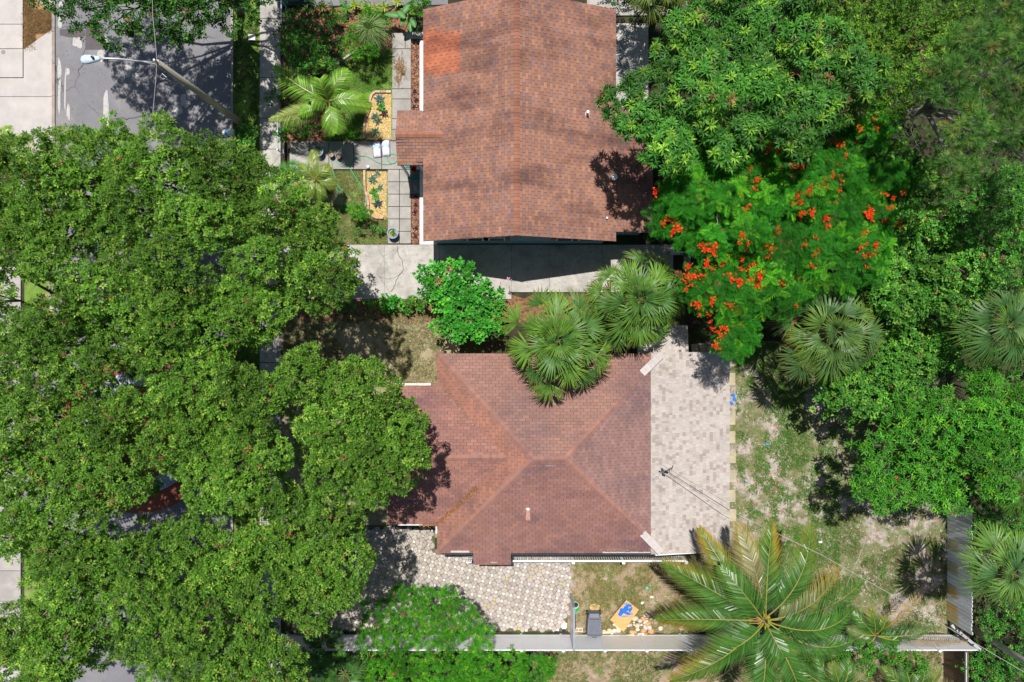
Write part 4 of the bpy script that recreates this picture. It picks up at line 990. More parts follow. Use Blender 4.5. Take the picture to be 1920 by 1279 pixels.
def limbs(base, lobes, r0, seed, fork=.45, n_max=26):
    r = random.Random(seed); a = Acc(); zm = sum(l[2] for l in lobes) / len(lobes); b = np.array(base)
    cx = sum(l[0] for l in lobes) / len(lobes); cy = sum(l[1] for l in lobes) / len(lobes)
    f = np.array((b[0] + (cx - b[0]) * .3, b[1] + (cy - b[1]) * .3, zm * fork))
    tr = Acc(); tr.tube([b + (0, 0, -.1), b + (f - b) * .12, b + (f - b) * .55 + np.array((r.uniform(-.1, .1), r.uniform(-.1, .1), 0)), f], [r0 * 1.5, r0 * 1.05, r0 * .85, r0 * .7], 10)
    for l in r.sample(lobes, min(n_max, len(lobes))):
        e = np.array(l[:3]) + (0, 0, -.1 * l[3]); m1 = f + (e - f) * .4 + np.array((r.uniform(-.3, .3), r.uniform(-.3, .3), r.uniform(-.1, .4)))
        m2 = f + (e - f) * .75 + np.array((r.uniform(-.25, .25), r.uniform(-.25, .25), r.uniform(0, .3)))
        k = r.uniform(.35, .6); a.tube([f, m1, m2, e], [r0 * k, r0 * k * .65, r0 * k * .4, .02], 6, cap=False)
        for _ in range(3):
            p = e + np.array((r.uniform(-.6, .6), r.uniform(-.6, .6), r.uniform(.0, .5))) * l[3]; a.tube([m2, (m2 + p) / 2 + np.array((0, 0, .1)), p], [r0 * .16, r0 * .1, .008], 5, cap=False)
    return tr, a
def tree(name, label, cat, base, circles, zlo, zhi, lr, sp, seed, dens=1.0, r0=.2, group=None, flat=.75, gap=1.0, under=.25, fork=.45, extra=None, bark=None):
    lobes = lobes_in(circles, zlo, zhi, lr, seed, gap)
    if extra: lobes += extra
    if base is None: bx = sum(l[0] for l in lobes) / len(lobes); by = sum(l[1] for l in lobes) / len(lobes); base = (bx, by, 0)
    t = thing(name, label, cat, (base[0], base[1], 0), group)
    tr, br = limbs(base, lobes, r0, seed, fork)
    tr.build('trunk', bark or M_bark, parent=t, smooth=True); br.build('branches', bark or M_bark, parent=t)
    a = Acc(); foliage(a, lobes, sp, seed, dens, flat, under)
    if sp in ('oak', 'vine', 'olive', 'long', 'small'):
        dz = 2.4 if sp == 'oak' else 1.0; foliage(a, lobes_in(circles, zlo - dz, zhi - dz - .3, 1.05, seed + 500, .95), sp, seed + 500, dens * (.24 if sp == 'oak' else .22), .4, .0, 1.6)
    a.build('crown', SPEC[sp]['m'], parent=t)
    return t, lobes
def bare_twigs(parent_label, cat, px, py, z, spread, n, seed, m=M_pale_bark, parent=None, r0=.022, name='bare_branches', lean=(0, 0, .2)):
    r = random.Random(seed); a = Acc(); c = np.array(P(px, py, z))
    for i in range(n):
        ang_ = r.uniform(0, 6.28); d = np.array((math.cos(ang_), math.sin(ang_), 0)); p = c + np.array((r.uniform(-.2, .2), r.uniform(-.2, .2), 0)); pts = [p]
        for k in range(5):
            p = p + (d * spread / 5 + np.array((r.uniform(-.12, .12), r.uniform(-.12, .12), r.uniform(-.03, .1))) * spread * .7); pts.append(p)
        a.tube(pts, np.linspace(r0, .005, 6), 4, cap=False)
        for k in (2, 3):
            e = pts[k] + np.array((r.uniform(-.4, .4), r.uniform(-.4, .4), .1)) * spread * .5; a.tube([pts[k], (pts[k] + e) / 2 + np.array((0, 0, .03)), e], [.01, .008, .004], 4, cap=False)
    o = a.build(name, m, parent=parent, origin=None if parent else (c[0], c[1], 0))
    if not parent: tag(o, parent_label, cat)
    return o

# ------------------------------------------------------------------ the street oaks on the left
oaks = [
    ('northwest oak crown reaching over the road at the top of the left canopy', (200, 400), [(25, 380, 60), (20, 300, 36), (60, 330, 75), (150, 330, 90), (230, 300, 66), (120, 420, 85), (215, 400, 80)], 1, 1.0),
    ('oak crown just below the street lamp pole with thin pale gaps', (370, 380), [(330, 300, 68), (392, 300, 52), (470, 335, 62), (330, 400, 75), (420, 410, 80), (275, 350, 60), (380, 350, 60), (450, 390, 50)], 2, .92),
    ('oak crown ending over the driveway and side lawn', (560, 480), [(540, 400, 70), (590, 420, 62), (520, 490, 60), (600, 510, 72), (640, 520, 52), (470, 520, 60)], 3, .9),
    ('left edge oak crown beside the kerb opening', (60, 620), [(20, 640, 75), (20, 700, 50), (110, 690, 50), (80, 640, 70), (15, 560, 38), (150, 600, 55), (20, 470, 45), (55, 440, 45), (120, 500, 30)], 4, 1.0),
    ('broad oak crown in the middle of the left canopy', (280, 600), [(230, 520, 75), (330, 520, 75), (260, 620, 85), (370, 600, 75), (440, 600, 60), (180, 560, 45), (500, 590, 35), (310, 670, 50), (200, 690, 55), (400, 660, 50), (180, 620, 50)], 5, .96),
    ('oak crown left of the marked lot with a dark split below it', (420, 800), [(400, 750, 75), (470, 730, 55), (370, 830, 78), (460, 830, 72), (500, 790, 45), (420, 900, 70), (490, 900, 48), (330, 780, 50), (518, 745, 44), (522, 840, 46), (520, 920, 44), (350, 735, 40)], 6, 1.0),
    ('oak crown around the red paved circle at the left', (150, 840), [(60, 800, 66), (150, 835, 76), (215, 810, 60), (60, 880, 66), (190, 895, 70), (250, 765, 48), (245, 870, 45), (268, 905, 34), (130, 900, 50), (20, 760, 50), (110, 738, 56), (5, 850, 40)], 7, .96),
    ('bottom left oak crown over the pale driveway opening', (120, 1100), [(60, 1000, 62), (150, 990, 68), (90, 960, 50), (160, 1080, 80), (225, 1050, 62), (30, 960, 40), (60, 1190, 75), (150, 1190, 75), (20, 1230, 50), (110, 1260, 60)], 8, .98),
    ('bottom oak crown left of the patio with dark gaps', (360, 1100), [(300, 1030, 60), (380, 1010, 66), (340, 1110, 70), (430, 1080, 72), (280, 1180, 62), (400, 1190, 78), (480, 1180, 60), (330, 1260, 50), (470, 1010, 45), (490, 1250, 50), (525, 1010, 34), (520, 1090, 36), (535, 1230, 34), (260, 1100, 40), (420, 1265, 60)], 9, 1.0),
    ('oak crown hanging over the west edge of the patio', (610, 1020), [(570, 960, 48), (620, 950, 50), (600, 1040, 62), (655, 1030, 48), (585, 1110, 55), (640, 1090, 34), (560, 1140, 34), (660, 970, 34)], 10, 1.05),
    ('round front yard oak crown overlapping the lower house roof', (650, 800), [(590, 710, 50), (660, 720, 55), (700, 700, 40), (650, 790, 66), (720, 780, 62), (760, 800, 50), (600, 790, 35), (700, 850, 68), (640, 860, 50), (765, 850, 46), (730, 890, 42), (725, 750, 50), (620, 880, 38), (700, 920, 34)], 11, 1.1),
]
for lab, (bx, by), circ, sd, dn in oaks:
    zl, zh = (6.2, 8.6) if sd in (10, 11) else (6.6, 9.0)
    g = plan(bx, by, 7.8); tree('oak_tree', lab, 'tree', G(*g), circ, zl, zh, .85, 'oak', sd, dens=dn, r0=.22, group='oaks along the street', gap=.80, under=.4)

# offscreen street tree whose leaves hang into the top edge and shade the road
tree('shade_tree', 'dark leafed tree reaching in over the road at the top edge', 'tree', G(452, 20), [(300, -45, 60), (360, -20, 80), (430, 0, 60), (350, 55, 26), (395, 45, 40), (440, 30, 46), (490, 15, 34)], 4.6, 6.2, .8, 'dark', 71, dens=1.15, r0=.2,
     extra=[(*G(gx, gy)[:2], z, .95) for gx, gy, z in [(215, 0, 8), (255, 30, 8.2), (300, 0, 8), (260, -40, 8), (340, 50, 8), (300, 95, 8.2), (350, 110, 7.8), (390, 80, 8), (330, 20, 8.3), (385, 20, 8.3), (410, 120, 7.6), (340, 150, 7.4), (290, 55, 8), (372, 165, 7.2), (425, 60, 7), (300, 130, 7.6), (455, 110, 7), (470, 60, 6.8), (400, 150, 7.2), (240, 60, 7.8), (500, 30, 6.5), (505, 85, 6.4), (430, 165, 7), (470, 150, 6.6), (530, -20, 7.5), (560, 10, 7.6), (580, -50, 8), (545, 50, 7.2), (590, 20, 7.4), (520, -60, 8), (560, 85, 7)]])

# ------------------------------------------------------------------ broad trees on the right
_, mg = tree('mango_tree', 'big glossy mango tree overlapping the upper house roof on the right', 'tree', G(1330, 190),
     [(1300, 110, 92), (1400, 80, 95), (1490, 120, 92), (1560, 190, 72), (1400, 200, 98), (1290, 220, 66), (1200, 215, 66), (1480, 250, 72), (1265, 60, 52), (1340, 20, 60), (1480, 30, 50), (1245, 285, 42), (1570, 120, 45), (1345, 285, 45), (1180, 180, 36), (1230, 180, 50)], 4.8, 8.4, .85, 'mango', 21, dens=1.15, r0=.25)
_, pc = tree('flame_tree', 'spreading flame tree with feathery leaves and orange red flowers', 'tree', G(1420, 440),
     [(1330, 370, 82), (1420, 340, 76), (1500, 320, 80), (1590, 300, 62), (1630, 250, 34), (1420, 430, 95), (1520, 410, 95), (1610, 400, 72), (1330, 460, 60), (1400, 520, 72), (1500, 490, 72), (1380, 580, 48), (1270, 410, 50), (1640, 340, 50), (1600, 470, 52), (1325, 540, 38), (1385, 625, 45), (1470, 560, 45), (1250, 440, 30), (1570, 500, 40)], 4.9, 6.6, .8, 'feather', 22, dens=.98, r0=.2, flat=.55)
fl = bpy.data.objects[_.name]
fr = random.Random(12); fvar = []
for k in range(5):
    a = Acc(); n = 12 if k else 24
    for i in range(n):
        c = np.array((fr.gauss(0, .11), fr.gauss(0, .11), fr.uniform(0, .08))); a.tube([(0, 0, -.12), tuple(c)], .004, 3, (.1, .2, .03), cap=False); col = fr.choice(((.75, .045, .01), (.82, .09, .01), (.62, .02, .012), (.85, .17, .015)))
        for j in range(5):
            v, f = kite(.066, .045, .1); M = rotz(j * 1.256 + fr.uniform(-.2, .2)) @ rotx(fr.uniform(.2, .7)); a.add(v @ M.T + c, f, col)
    fvar.append(a)
spots = [(1447, 262), (1490, 262), (1497, 268), (1440, 275), (1568, 268), (1577, 272), (1645, 240), (1612, 243), (1477, 286), (1510, 297), (1505, 310), (1550, 305), (1538, 308), (1585, 292), (1490, 316), (1462, 285), (1419, 338), (1440, 326), (1388, 362), (1393, 368), (1398, 390), (1540, 345), (1550, 335), (1560, 330), (1575, 338), (1572, 357), (1553, 380), (1520, 352), (1513, 360), (1492, 370), (1485, 382), (1500, 378), (1522, 400), (1530, 398), (1500, 412), (1492, 410), (1454, 438), (1460, 436), (1530, 446), (1540, 444), (1402, 456), (1398, 465), (1630, 392), (1632, 400), (1622, 440), (1618, 445), (1634, 477), (1612, 465), (1625, 500), (1345, 480), (1350, 488), (1352, 475), (1365, 478), (1320, 465), (1326, 470), (1313, 460), (1325, 492), (1290, 500), (1288, 518), (1292, 525), (1298, 532), (1368, 515), (1370, 520), (1408, 525), (1425, 520), (1422, 535), (1495, 515), (1505, 520), (1467, 533), (1440, 482), (1412, 497), (1304, 570), (1310, 575), (1372, 575), (1380, 580), (1390, 578), (1365, 570), (1335, 565), (1346, 622), (1355, 615), (1338, 617), (1362, 618), (1250, 412), (1262, 405), (1266, 432), (1243, 420), (1228, 360), (1590, 470), (1605, 455), (1660, 415), (1685, 420), (1675, 370), (1692, 360), (1535, 470), (1570, 475), (1640, 355)]
spots += [(x + fr.gauss(0, 16), y + fr.gauss(0, 16)) for x, y in spots if fr.random() < .75]
fobj = {}
for i, (x, y) in enumerate(spots):
    # sit each cluster on the leaf clump nearest to it
    best = min(pc, key=lambda l: (l[0] - P(x, y, 6)[0]) ** 2 + (l[1] - P(x, y, 6)[1]) ** 2); z = best[2] + .55 * best[3] * .8 + .12
    p = P(x, y, z); k = fr.randrange(5) if i > 40 else fr.choice((0, 0, 1, 2, 3)); o0 = parent_origin(fl)
    if k not in fobj: o = fvar[k].build('flower_cluster', M_flower); fobj[k] = o
    else: o = fobj[k].copy(); COL.objects.link(o)
    o.parent = fl; o.location = (p[0] - o0[0], p[1] - o0[1], p[2]); o.rotation_euler = (fr.uniform(-.3, .3), fr.uniform(-.3, .3), fr.uniform(0, 6)); s_ = fr.uniform(.42, .85); o.scale = (s_ * fr.uniform(.7, 1.3), s_ * fr.uniform(.7, 1.3), s_)
for (x, y, s_) in ((1480, 460, 5), (1365, 330, 4), (1335, 385, 3)): bare_twigs('', '', x, y, 6.3, .8, s_, int(x), parent=fl, r0=.03)
tree('olive_tree', 'yellowish green tree at the top right between mango and pine', 'tree', G(1560, 140), [(1600, 50, 66), (1680, 50, 70), (1745, 95, 60), (1630, 130, 56), (1700, 150, 54), (1560, 20, 50), (1770, 30, 50), (1640, 195, 40)], 5.2, 7.6, .9, 'olive', 23, dens=1.0, r0=.2)
pn, _l = tree('pine_tree', 'loose pine with needle tufts and grey dead branches in the top right corner', 'tree', G(1640, 250), [(1850, 50, 75), (1905, 130, 60), (1840, 190, 55), (1890, 260, 58), (1800, 110, 48), (1800, 250, 40), (1760, 335, 28), (1930, 50, 60), (1730, 180, 26), (1920, 330, 30)], 7.6, 10.4, .7, 'pine', 24, dens=1.5, r0=.2, gap=1.1, bark=mat('grey_bark', (.30, .27, .25), rough=.95, var=.3, scale=6))
bare_twigs('', '', 1850, 140, 9.0, 1.7, 16, 3, parent=pn); bare_twigs('', '', 1855, 60, 9.6, 1.0, 10, 4, parent=pn); bare_twigs('', '', 1700, 215, 6.0, 1.6, 12, 5, parent=pn)
tree('creeper_tree', 'creeper covered tree with broad bright leaves right of the flame tree', 'tree', G(1600, 470), [(1690, 330, 56), (1735, 430, 56), (1685, 440, 55), (1660, 500, 44), (1720, 520, 60), (1785, 480, 60), (1755, 560, 56), (1690, 570, 46), (1640, 555, 36), (1800, 540, 45)], 4.0, 5.8, .8, 'vine', 25, dens=1.0, r0=.16)
tree('leafy_tree', 'small leafed bright tree against the right edge above the fan palm', 'tree', G(1700, 420), [(1865, 345, 56), (1905, 415, 58), (1840, 420, 50), (1895, 490, 48), (1930, 350, 50), (1800, 370, 34)], 5.6, 7.4, .85, 'small', 26, dens=1.0, r0=.16)
tree('sea_grape', 'light green round leafed small tree at the upper right of the back yard', 'tree', G(1600, 710), [(1600, 700, 42), (1655, 685, 50), (1715, 690, 50), (1568, 742, 24), (1620, 755, 36), (1690, 735, 46), (1755, 655, 40), (1700, 635, 34)], 3.0, 4.2, .55, 'vine', 27, dens=.8, r0=.1, gap=1.1)
tree('yard_tree', 'mid green tree filling the right side of the back yard above the plank fence', 'tree', G(1690, 850), [(1700, 800, 56), (1742, 860, 60), (1685, 895, 52), (1640, 920, 40), (1618, 870, 26), (1765, 780, 55), (1770, 915, 40), (1605, 905, 22), (1680, 765, 34), (1625, 830, 22)], 3.0, 5.0, .6, 'long', 28, dens=.85, r0=.12, gap=1.08)
tree('yard_tree', 'bright round tree outside the lot right of the yard tree', 'tree', G(1830, 810), [(1850, 775, 54), (1882, 830, 52), (1838, 862, 46), (1905, 780, 40), (1850, 900, 36), (1830, 720, 34)], 3.6, 5.6, .7, 'long', 29, dens=1.1, r0=.14)
for k, (nm, lab, circ, zl, zh, lr, sp, dn) in enumerate([
    ('shrub', 'bushy shrub in the bottom right corner beside the grey pole', [(1838, 1232, 26), (1905, 1160, 26), (1840, 1255, 40), (1895, 1240, 45), (1880, 1280, 40), (1930, 1200, 40)], .6, 1.9, .5, 'small', .9),
    ('shrub', 'dark shrub right of the upper end of the plank fence', [(1840, 950, 30), (1830, 985, 22), (1875, 985, 30), (1850, 1160, 30), (1900, 1140, 36), (1905, 960, 30)], .8, 2.2, .5, 'small', .9),
    ('feathery_bush', 'bright feathery bush overhanging the lower left of the patio', [(715, 1150, 42), (758, 1120, 32), (745, 1185, 40), (790, 1165, 44), (800, 1120, 34), (850, 1155, 46), (885, 1180, 38), (838, 1118, 28), (700, 1190, 24), (900, 1198, 26), (820, 1195, 40)], 1.0, 2.5, .5, 'fine', 1.1),
    ('feathery_bush', 'yellow green feathery hedge below the vinyl fence', [(700, 1262, 44), (760, 1255, 48), (820, 1265, 46), (880, 1255, 46), (940, 1262, 46), (1000, 1262, 42), (1020, 1240, 26), (720, 1300, 50), (850, 1300, 50), (960, 1300, 50), (695, 1235, 24), (790, 1232, 22), (905, 1232, 26)], .9, 2.0, .5, 'fine', 1.15),
    ('round_leaf_shrub', 'big leafed bright green shrub standing on the driveway edge', [(848, 528, 38), (870, 552, 44), (905, 560, 38), (930, 572, 22), (818, 545, 26), (800, 518, 14), (880, 515, 18), (820, 505, 14), (850, 590, 40), (900, 600, 38), (835, 612, 26), (930, 610, 18), (870, 625, 24)], .9, 2.4, .38, 'round', 1.05),
    ('shrub', 'clump of low bright leaves at the middle of the driveway border', [(735, 568, 17), (722, 574, 10), (750, 575, 10)], .2, .5, .25, 'round', 1.0),
    ('shrub', 'small reddish tinged plants at the left of the driveway border', [(640, 572, 16), (660, 575, 13), (690, 573, 9), (706, 571, 9)], .2, .45, .22, 'small', 1.0),
    ('shrub', 'small light shrub at the right of the driveway border', [(775, 573, 12), (765, 578, 9), (790, 575, 12)], .2, .5, .25, 'vine', 1.0),
    ('garden_shrub', 'glossy white speckled shrub above the left palm of the upper garden', [(560, 105, 30), (590, 115, 30), (615, 125, 22), (575, 140, 22), (555, 85, 20)], .7, 1.6, .4, 'small', 1.1),
    ('garden_shrub', 'dark shrub in the shade at the top of the upper garden', [(555, 50, 28), (590, 70, 26), (620, 60, 20), (550, 80, 18), (640, 85, 18), (605, 95, 16)], .5, 1.2, .4, 'dark', .9),
    ('garden_shrub', 'bright fine leafed bush left of the fountain grass', [(662, 65, 17), (680, 85, 14), (664, 85, 14), (690, 40, 14), (700, 105, 10), (672, 104, 10)], .6, 1.5, .3, 'fine', 1.1),
    ('garden_shrub', 'fresh green fern like bush in the corner by the upper house roof', [(785, 12, 20), (775, -5, 20), (800, 0, 18), (795, 28, 9)], .6, 1.4, .35, 'fine', 1.0),
    ('garden_shrub', 'light green low shrub left of the garden palm by the pavement', [(516, 190, 13), (526, 180, 12), (538, 255, 12), (550, 245, 10), (530, 95, 14)], .3, .9, .28, 'fine', 1.0),
    ('garden_shrub', 'dark green shrub between the garden palm and the path', [(560, 240, 18), (580, 250, 16), (545, 225, 12)], .4, 1.0, .3, 'small', 1.0),
    ('garden_shrub', 'bright green shrub at the tip of the lower gravel bed', [(664, 396, 13), (680, 400, 14), (672, 412, 10), (690, 402, 9)], .4, .9, .28, 'fine', 1.2),
    ('garden_shrub', 'tiny bright bush in the lower corner of the side lawn', [(702, 428, 9), (712, 432, 7), (672, 436, 7)], .15, .4, .2, 'small', 1.0),
    ('verge_shrub', 'bright green shrub on the verge below the lamp pole', [(455, 262, 20), (470, 275, 16), (446, 280, 16), (478, 250, 10)], .3, 1.0, .3, 'small', 1.1),
    ('shrub', 'dark bush shading the slab at the top right of the upper house', [(1185, 5, 34), (1215, -15, 40), (1170, -25, 30), (1250, 20, 36), (1225, 25, 26)], 1.4, 3.2, .6, 'dark', 1.2),
    ('shrub', 'leafy shrubs below the fence to the right of the large coconut palm', [(1560, 1222, 24), (1610, 1228, 26), (1660, 1224, 24), (1700, 1232, 20), (1520, 1226, 20)], .9, 2.2, .4, 'long', .8),
    ('shrub', 'dark leafy shrub leaning over the fence at its left end', [(560, 1222, 22), (600, 1228, 24), (640, 1222, 20), (680, 1220, 20)], .8, 2.0, .4, 'small', .7),
    ('garden_shrub', 'leafy green shrub mass at the left of the upper lawn', [(628, 205, 14), (640, 245, 14), (655, 250, 12), (625, 165, 14), (610, 250, 14), (634, 150, 10)], .3, .9, .28, 'fine', .9),
    ('garden_shrub', 'bright shrub between the star plants and the fountain grass', [(700, 36, 12), (716, 40, 12), (735, 36, 10), (728, 52, 10), (640, 38, 12), (622, 36, 12)], .2, .7, .25, 'long', .9),
    ('yard_plant', 'bright green plant on the back yard sand under the yard tree', [(1690, 955, 12), (1702, 948, 8)], .2, .5, .22, 'long', .8),
    ]):
    base = None; ls = lobes_in(circ, zl, zh, lr, 100 + k); bx = sum(l[0] for l in ls) / len(ls); by = sum(l[1] for l in ls) / len(ls)
    t = thing(nm, lab, 'shrub', (bx, by, 0)); tr, br = limbs((bx, by, 0), ls, .05, 100 + k, .2, 14)
    tr.build('stem', M_bark, parent=t); br.build('branches', M_bark, parent=t)
    a = Acc(); foliage(a, ls, sp, 100 + k, dn, .8, .1); a.build('foliage', SPEC[sp]['m'], parent=t)
# pink bloom spikes on the big leafed shrub
a = Acc()
for (x, y) in ((938, 530), (953, 523), (945, 540)):
    c = np.array(P(x, y, 1.6)); a.tube([c + (0, 0, -1), c], .012, 5, (.1, .25, .05))
    for j in range(14): v, f = kite(.08, .05); a.add(v @ (rotz(R.uniform(0, 6)) @ rotx(R.uniform(0, .8))).T + c + (R.gauss(0, .04), R.gauss(0, .04), -.1 * R.random()), f, (.75, .45, .6))
tag(a.build('pink_bloom', M_flower, origin=P(945, 530, 0)), 'pink flower spikes beside the big leafed shrub on the driveway', 'flowers')
# dense low growth under the trees at the right and round the edges
ls = []
rg = random.Random(77)
def fill(x0, y0, x1, y1, step, zlo, zhi, r_, avoid=()):
    y = y0
    while y < y1:
        x = x0
        while x < x1:
            gx, gy = x + rg.uniform(-.4, .4) * step, y + rg.uniform(-.4, .4) * step
            if not any(a0 < gx < a1 and b0 < gy < b1 for a0, b0, a1, b1 in avoid): ls.append((*G(gx, gy)[:2], rg.uniform(zlo, zhi), r_ * rg.uniform(.7, 1.2)))
            x += step
        y += step
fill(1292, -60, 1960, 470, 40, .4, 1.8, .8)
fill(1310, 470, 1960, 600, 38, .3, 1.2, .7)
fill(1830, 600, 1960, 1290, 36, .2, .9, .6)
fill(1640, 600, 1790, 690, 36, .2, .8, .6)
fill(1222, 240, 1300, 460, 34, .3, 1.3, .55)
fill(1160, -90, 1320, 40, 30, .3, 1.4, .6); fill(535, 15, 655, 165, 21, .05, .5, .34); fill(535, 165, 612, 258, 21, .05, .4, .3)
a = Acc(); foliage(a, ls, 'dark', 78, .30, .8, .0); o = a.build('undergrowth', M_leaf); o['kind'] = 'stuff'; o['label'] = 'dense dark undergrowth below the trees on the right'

# ------------------------------------------------------------------ fan palms
def fan_frond(seed, Lp, L, n=30, col=(.10, .20, .06), droop=.35, span=1.5, bend=.25, brown=0.0):
    """one costapalmate leaf: stalk along +y, then a fan of separate narrow segments that bend and droop"""
    r = random.Random(seed); a = Acc(); hub = np.array((0, Lp, -.04 * Lp))
    a.tube([(0, 0, 0), (0, Lp * .5, .05 * Lp), hub], [.022, .015, .012], 5, (.17, .24, .06), cap=False)
    cb, sb = math.cos(bend), math.sin(bend)
    for i in range(n):
        f = i / (n - 1) * 2 - 1; ph = f * span + r.gauss(0, .03); ll = L * (.70 + .30 * math.cos(ph / 1.3)) * r.uniform(.85, 1.06)
        d = np.array((math.sin(ph), math.cos(ph) * cb, -math.cos(ph) * sb)); s_ = np.array((math.cos(ph), -math.sin(ph), 0)); vz = r.gauss(0, .06); lw = r.gauss(0, .07)
        def pt(rad, lat):
            q = rad / L; p = hub + d * rad + s_ * (lat + lw * rad * q); p[2] += abs(math.sin(ph)) * rad * .45 * (1 - .8 * q) - droop * L * q ** 2.4 * (.5 + .5 * abs(f)) + vz * rad * q; return p
        w1 = .028 * L; g = r.uniform(.72, 1.28); cc = np.array(col) * g; tp = clerp(tuple(cc * np.array((1.35, 1.2, .8))), (.30, .20, .10), brown if r.random() < .5 else brown * .4)
        V = np.array([pt(.02, -.005), pt(.02, .005), pt(ll * .45, -w1), pt(ll * .45, w1), pt(ll * .8, -w1 * .55), pt(ll * .8, w1 * .55), pt(ll, -.002), pt(ll, .002)]); V[1::2, 2] += .014 * L
        a.add(V, np.array([[0, 1, 3, 2], [2, 3, 5, 4], [4, 5, 7, 6]]), np.array([cc * .8, cc * .8, cc, cc, tp, tp, tp, tp]))
    return a
FF = {}
BIG = [(.10, .6, .42, 4, .1), (.30, .25, .50, 6, .2), (.46, -.08, .50, 7, .35)]
RINGS = [(.10, .75, .30, 5, 0), (.26, .42, .36, 7, .15), (.44, .12, .37, 8, .3), (.60, -.16, .38, 10, .4)]
def fan_palm(px, py, z, Rpx, label, seed=0, col=(.12, .25, .055), yellow=0, trunk=.17, base=None, rings=RINGS, flat=0.0):
    c = P(px, py, z); t = thing('fan_palm', label, 'palm', (c[0], c[1], 0)); r = random.Random(seed); col = (col[0] * .80, col[1] * .88, col[2] * .68)
    a = Acc(); b = np.array((*(base or c)[:2], -.05)); q = [b + (np.array((c[0], c[1], z)) - b) * k / 6 for k in range(7)]; a.tube(q, [trunk * 1.2, trunk, trunk * .95, trunk, trunk * 1.05, trunk * 1.2, trunk * .7], 12); a.build('trunk', M_bark, parent=t)
    Rm = Rpx / S * (H - z) / H; key = (col, round(Rm, 2))
    if key not in FF:
        FF[key] = {}
        for ri, (fp, el, fl_, n_, bd) in enumerate(rings):
            for v in range(3): FF[key][(ri, v)] = [fan_frond(200 + ri * 7 + v, Rm * fp * r.uniform(.9, 1.12), Rm * fl_ * r.uniform(.92, 1.1), 28, tuple(np.array(col) * np.array(((1.25, 1.15, .9), (.8, .85, 1.0), (1.05, 1.0, 1.0))[v])), r.uniform(.2, .5), 1.25 + .15 * v, bd + r.uniform(-.05, .1), .0 if ri < 3 else .35), None]
    for ri, (fp, el, fl_, n_, bd) in enumerate(rings):
        off = r.uniform(0, 6.28)
        for i in range(n_):
            az = off + 2 * pi * i / n_ + r.uniform(-.22, .22); e = FF[key][(ri, r.randrange(3))]
            if e[1] is None: o = e[0].build('frond', M_palm); e[1] = o
            else: o = e[1].copy(); COL.objects.link(o)
            o.parent = t; o.location = (c[0] - t.location.x, c[1] - t.location.y, z + .30 - .16 * ri + r.uniform(-.06, .06)); o.rotation_euler = (el * (1 - flat) + r.uniform(-.13, .13), r.uniform(-.3, .3), az); s_ = r.uniform(.88, 1.12); o.scale = (s_, s_, s_)
    for k in range(yellow):
        o = fan_frond(300 + seed + k, Rm * .5, Rm * .38, 22, (.30, .20, .09), .7, 1.1, .6).build('dead_frond', M_palm); o.parent = t; o.location = (0, 0, z - .3); o.rotation_euler = (r.uniform(-.7, -.3), 0, r.uniform(0, 6.28))
    return t
fan_palm(1046, 640, 5.2, 116, 'fan palm leaning its fronds over the red roof of the lower house', 1, yellow=3)
fan_palm(1198, 562, 4.6, 112, 'fan palm at the end of the driveway beside the flame tree', 2, yellow=3)
fan_palm(1562, 622, 5.4, 118, 'dull green fan palm at the top of the back yard', 3, col=(.115, .215, .07), yellow=6)
fan_palm(1882, 610, 6.0, 108, 'large fan palm cut by the right edge above the marked corner', 4, col=(.10, .21, .06), yellow=1, base=G(1806, 650), rings=BIG)
fan_palm(1890, 1072, 6.0, 96, 'silvery fan palm right of the plank fence', 5, col=(.125, .25, .085), yellow=1, base=G(1815, 1085), rings=BIG)
fan_palm(1908, 925, 4.6, 62, 'darker small fan palm at the right edge between two larger ones', 6, col=(.07, .17, .04), base=G(1825, 890), rings=BIG)
fan_palm(1240, -48, 5.0, 84, 'fan palm hanging in from the top edge next to the mango tree', 7, col=(.15, .23, .06), yellow=3, base=G(1236, -30))
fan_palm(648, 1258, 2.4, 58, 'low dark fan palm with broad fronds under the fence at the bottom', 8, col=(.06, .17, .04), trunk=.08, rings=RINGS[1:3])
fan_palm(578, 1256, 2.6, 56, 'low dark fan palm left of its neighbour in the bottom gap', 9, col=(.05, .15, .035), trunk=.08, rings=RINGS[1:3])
fan_palm(548, 330, 1.6, 42, 'small fan palm behind the young coconut palm by the path', 10, col=(.07, .25, .06), trunk=.07, rings=RINGS[1:3])

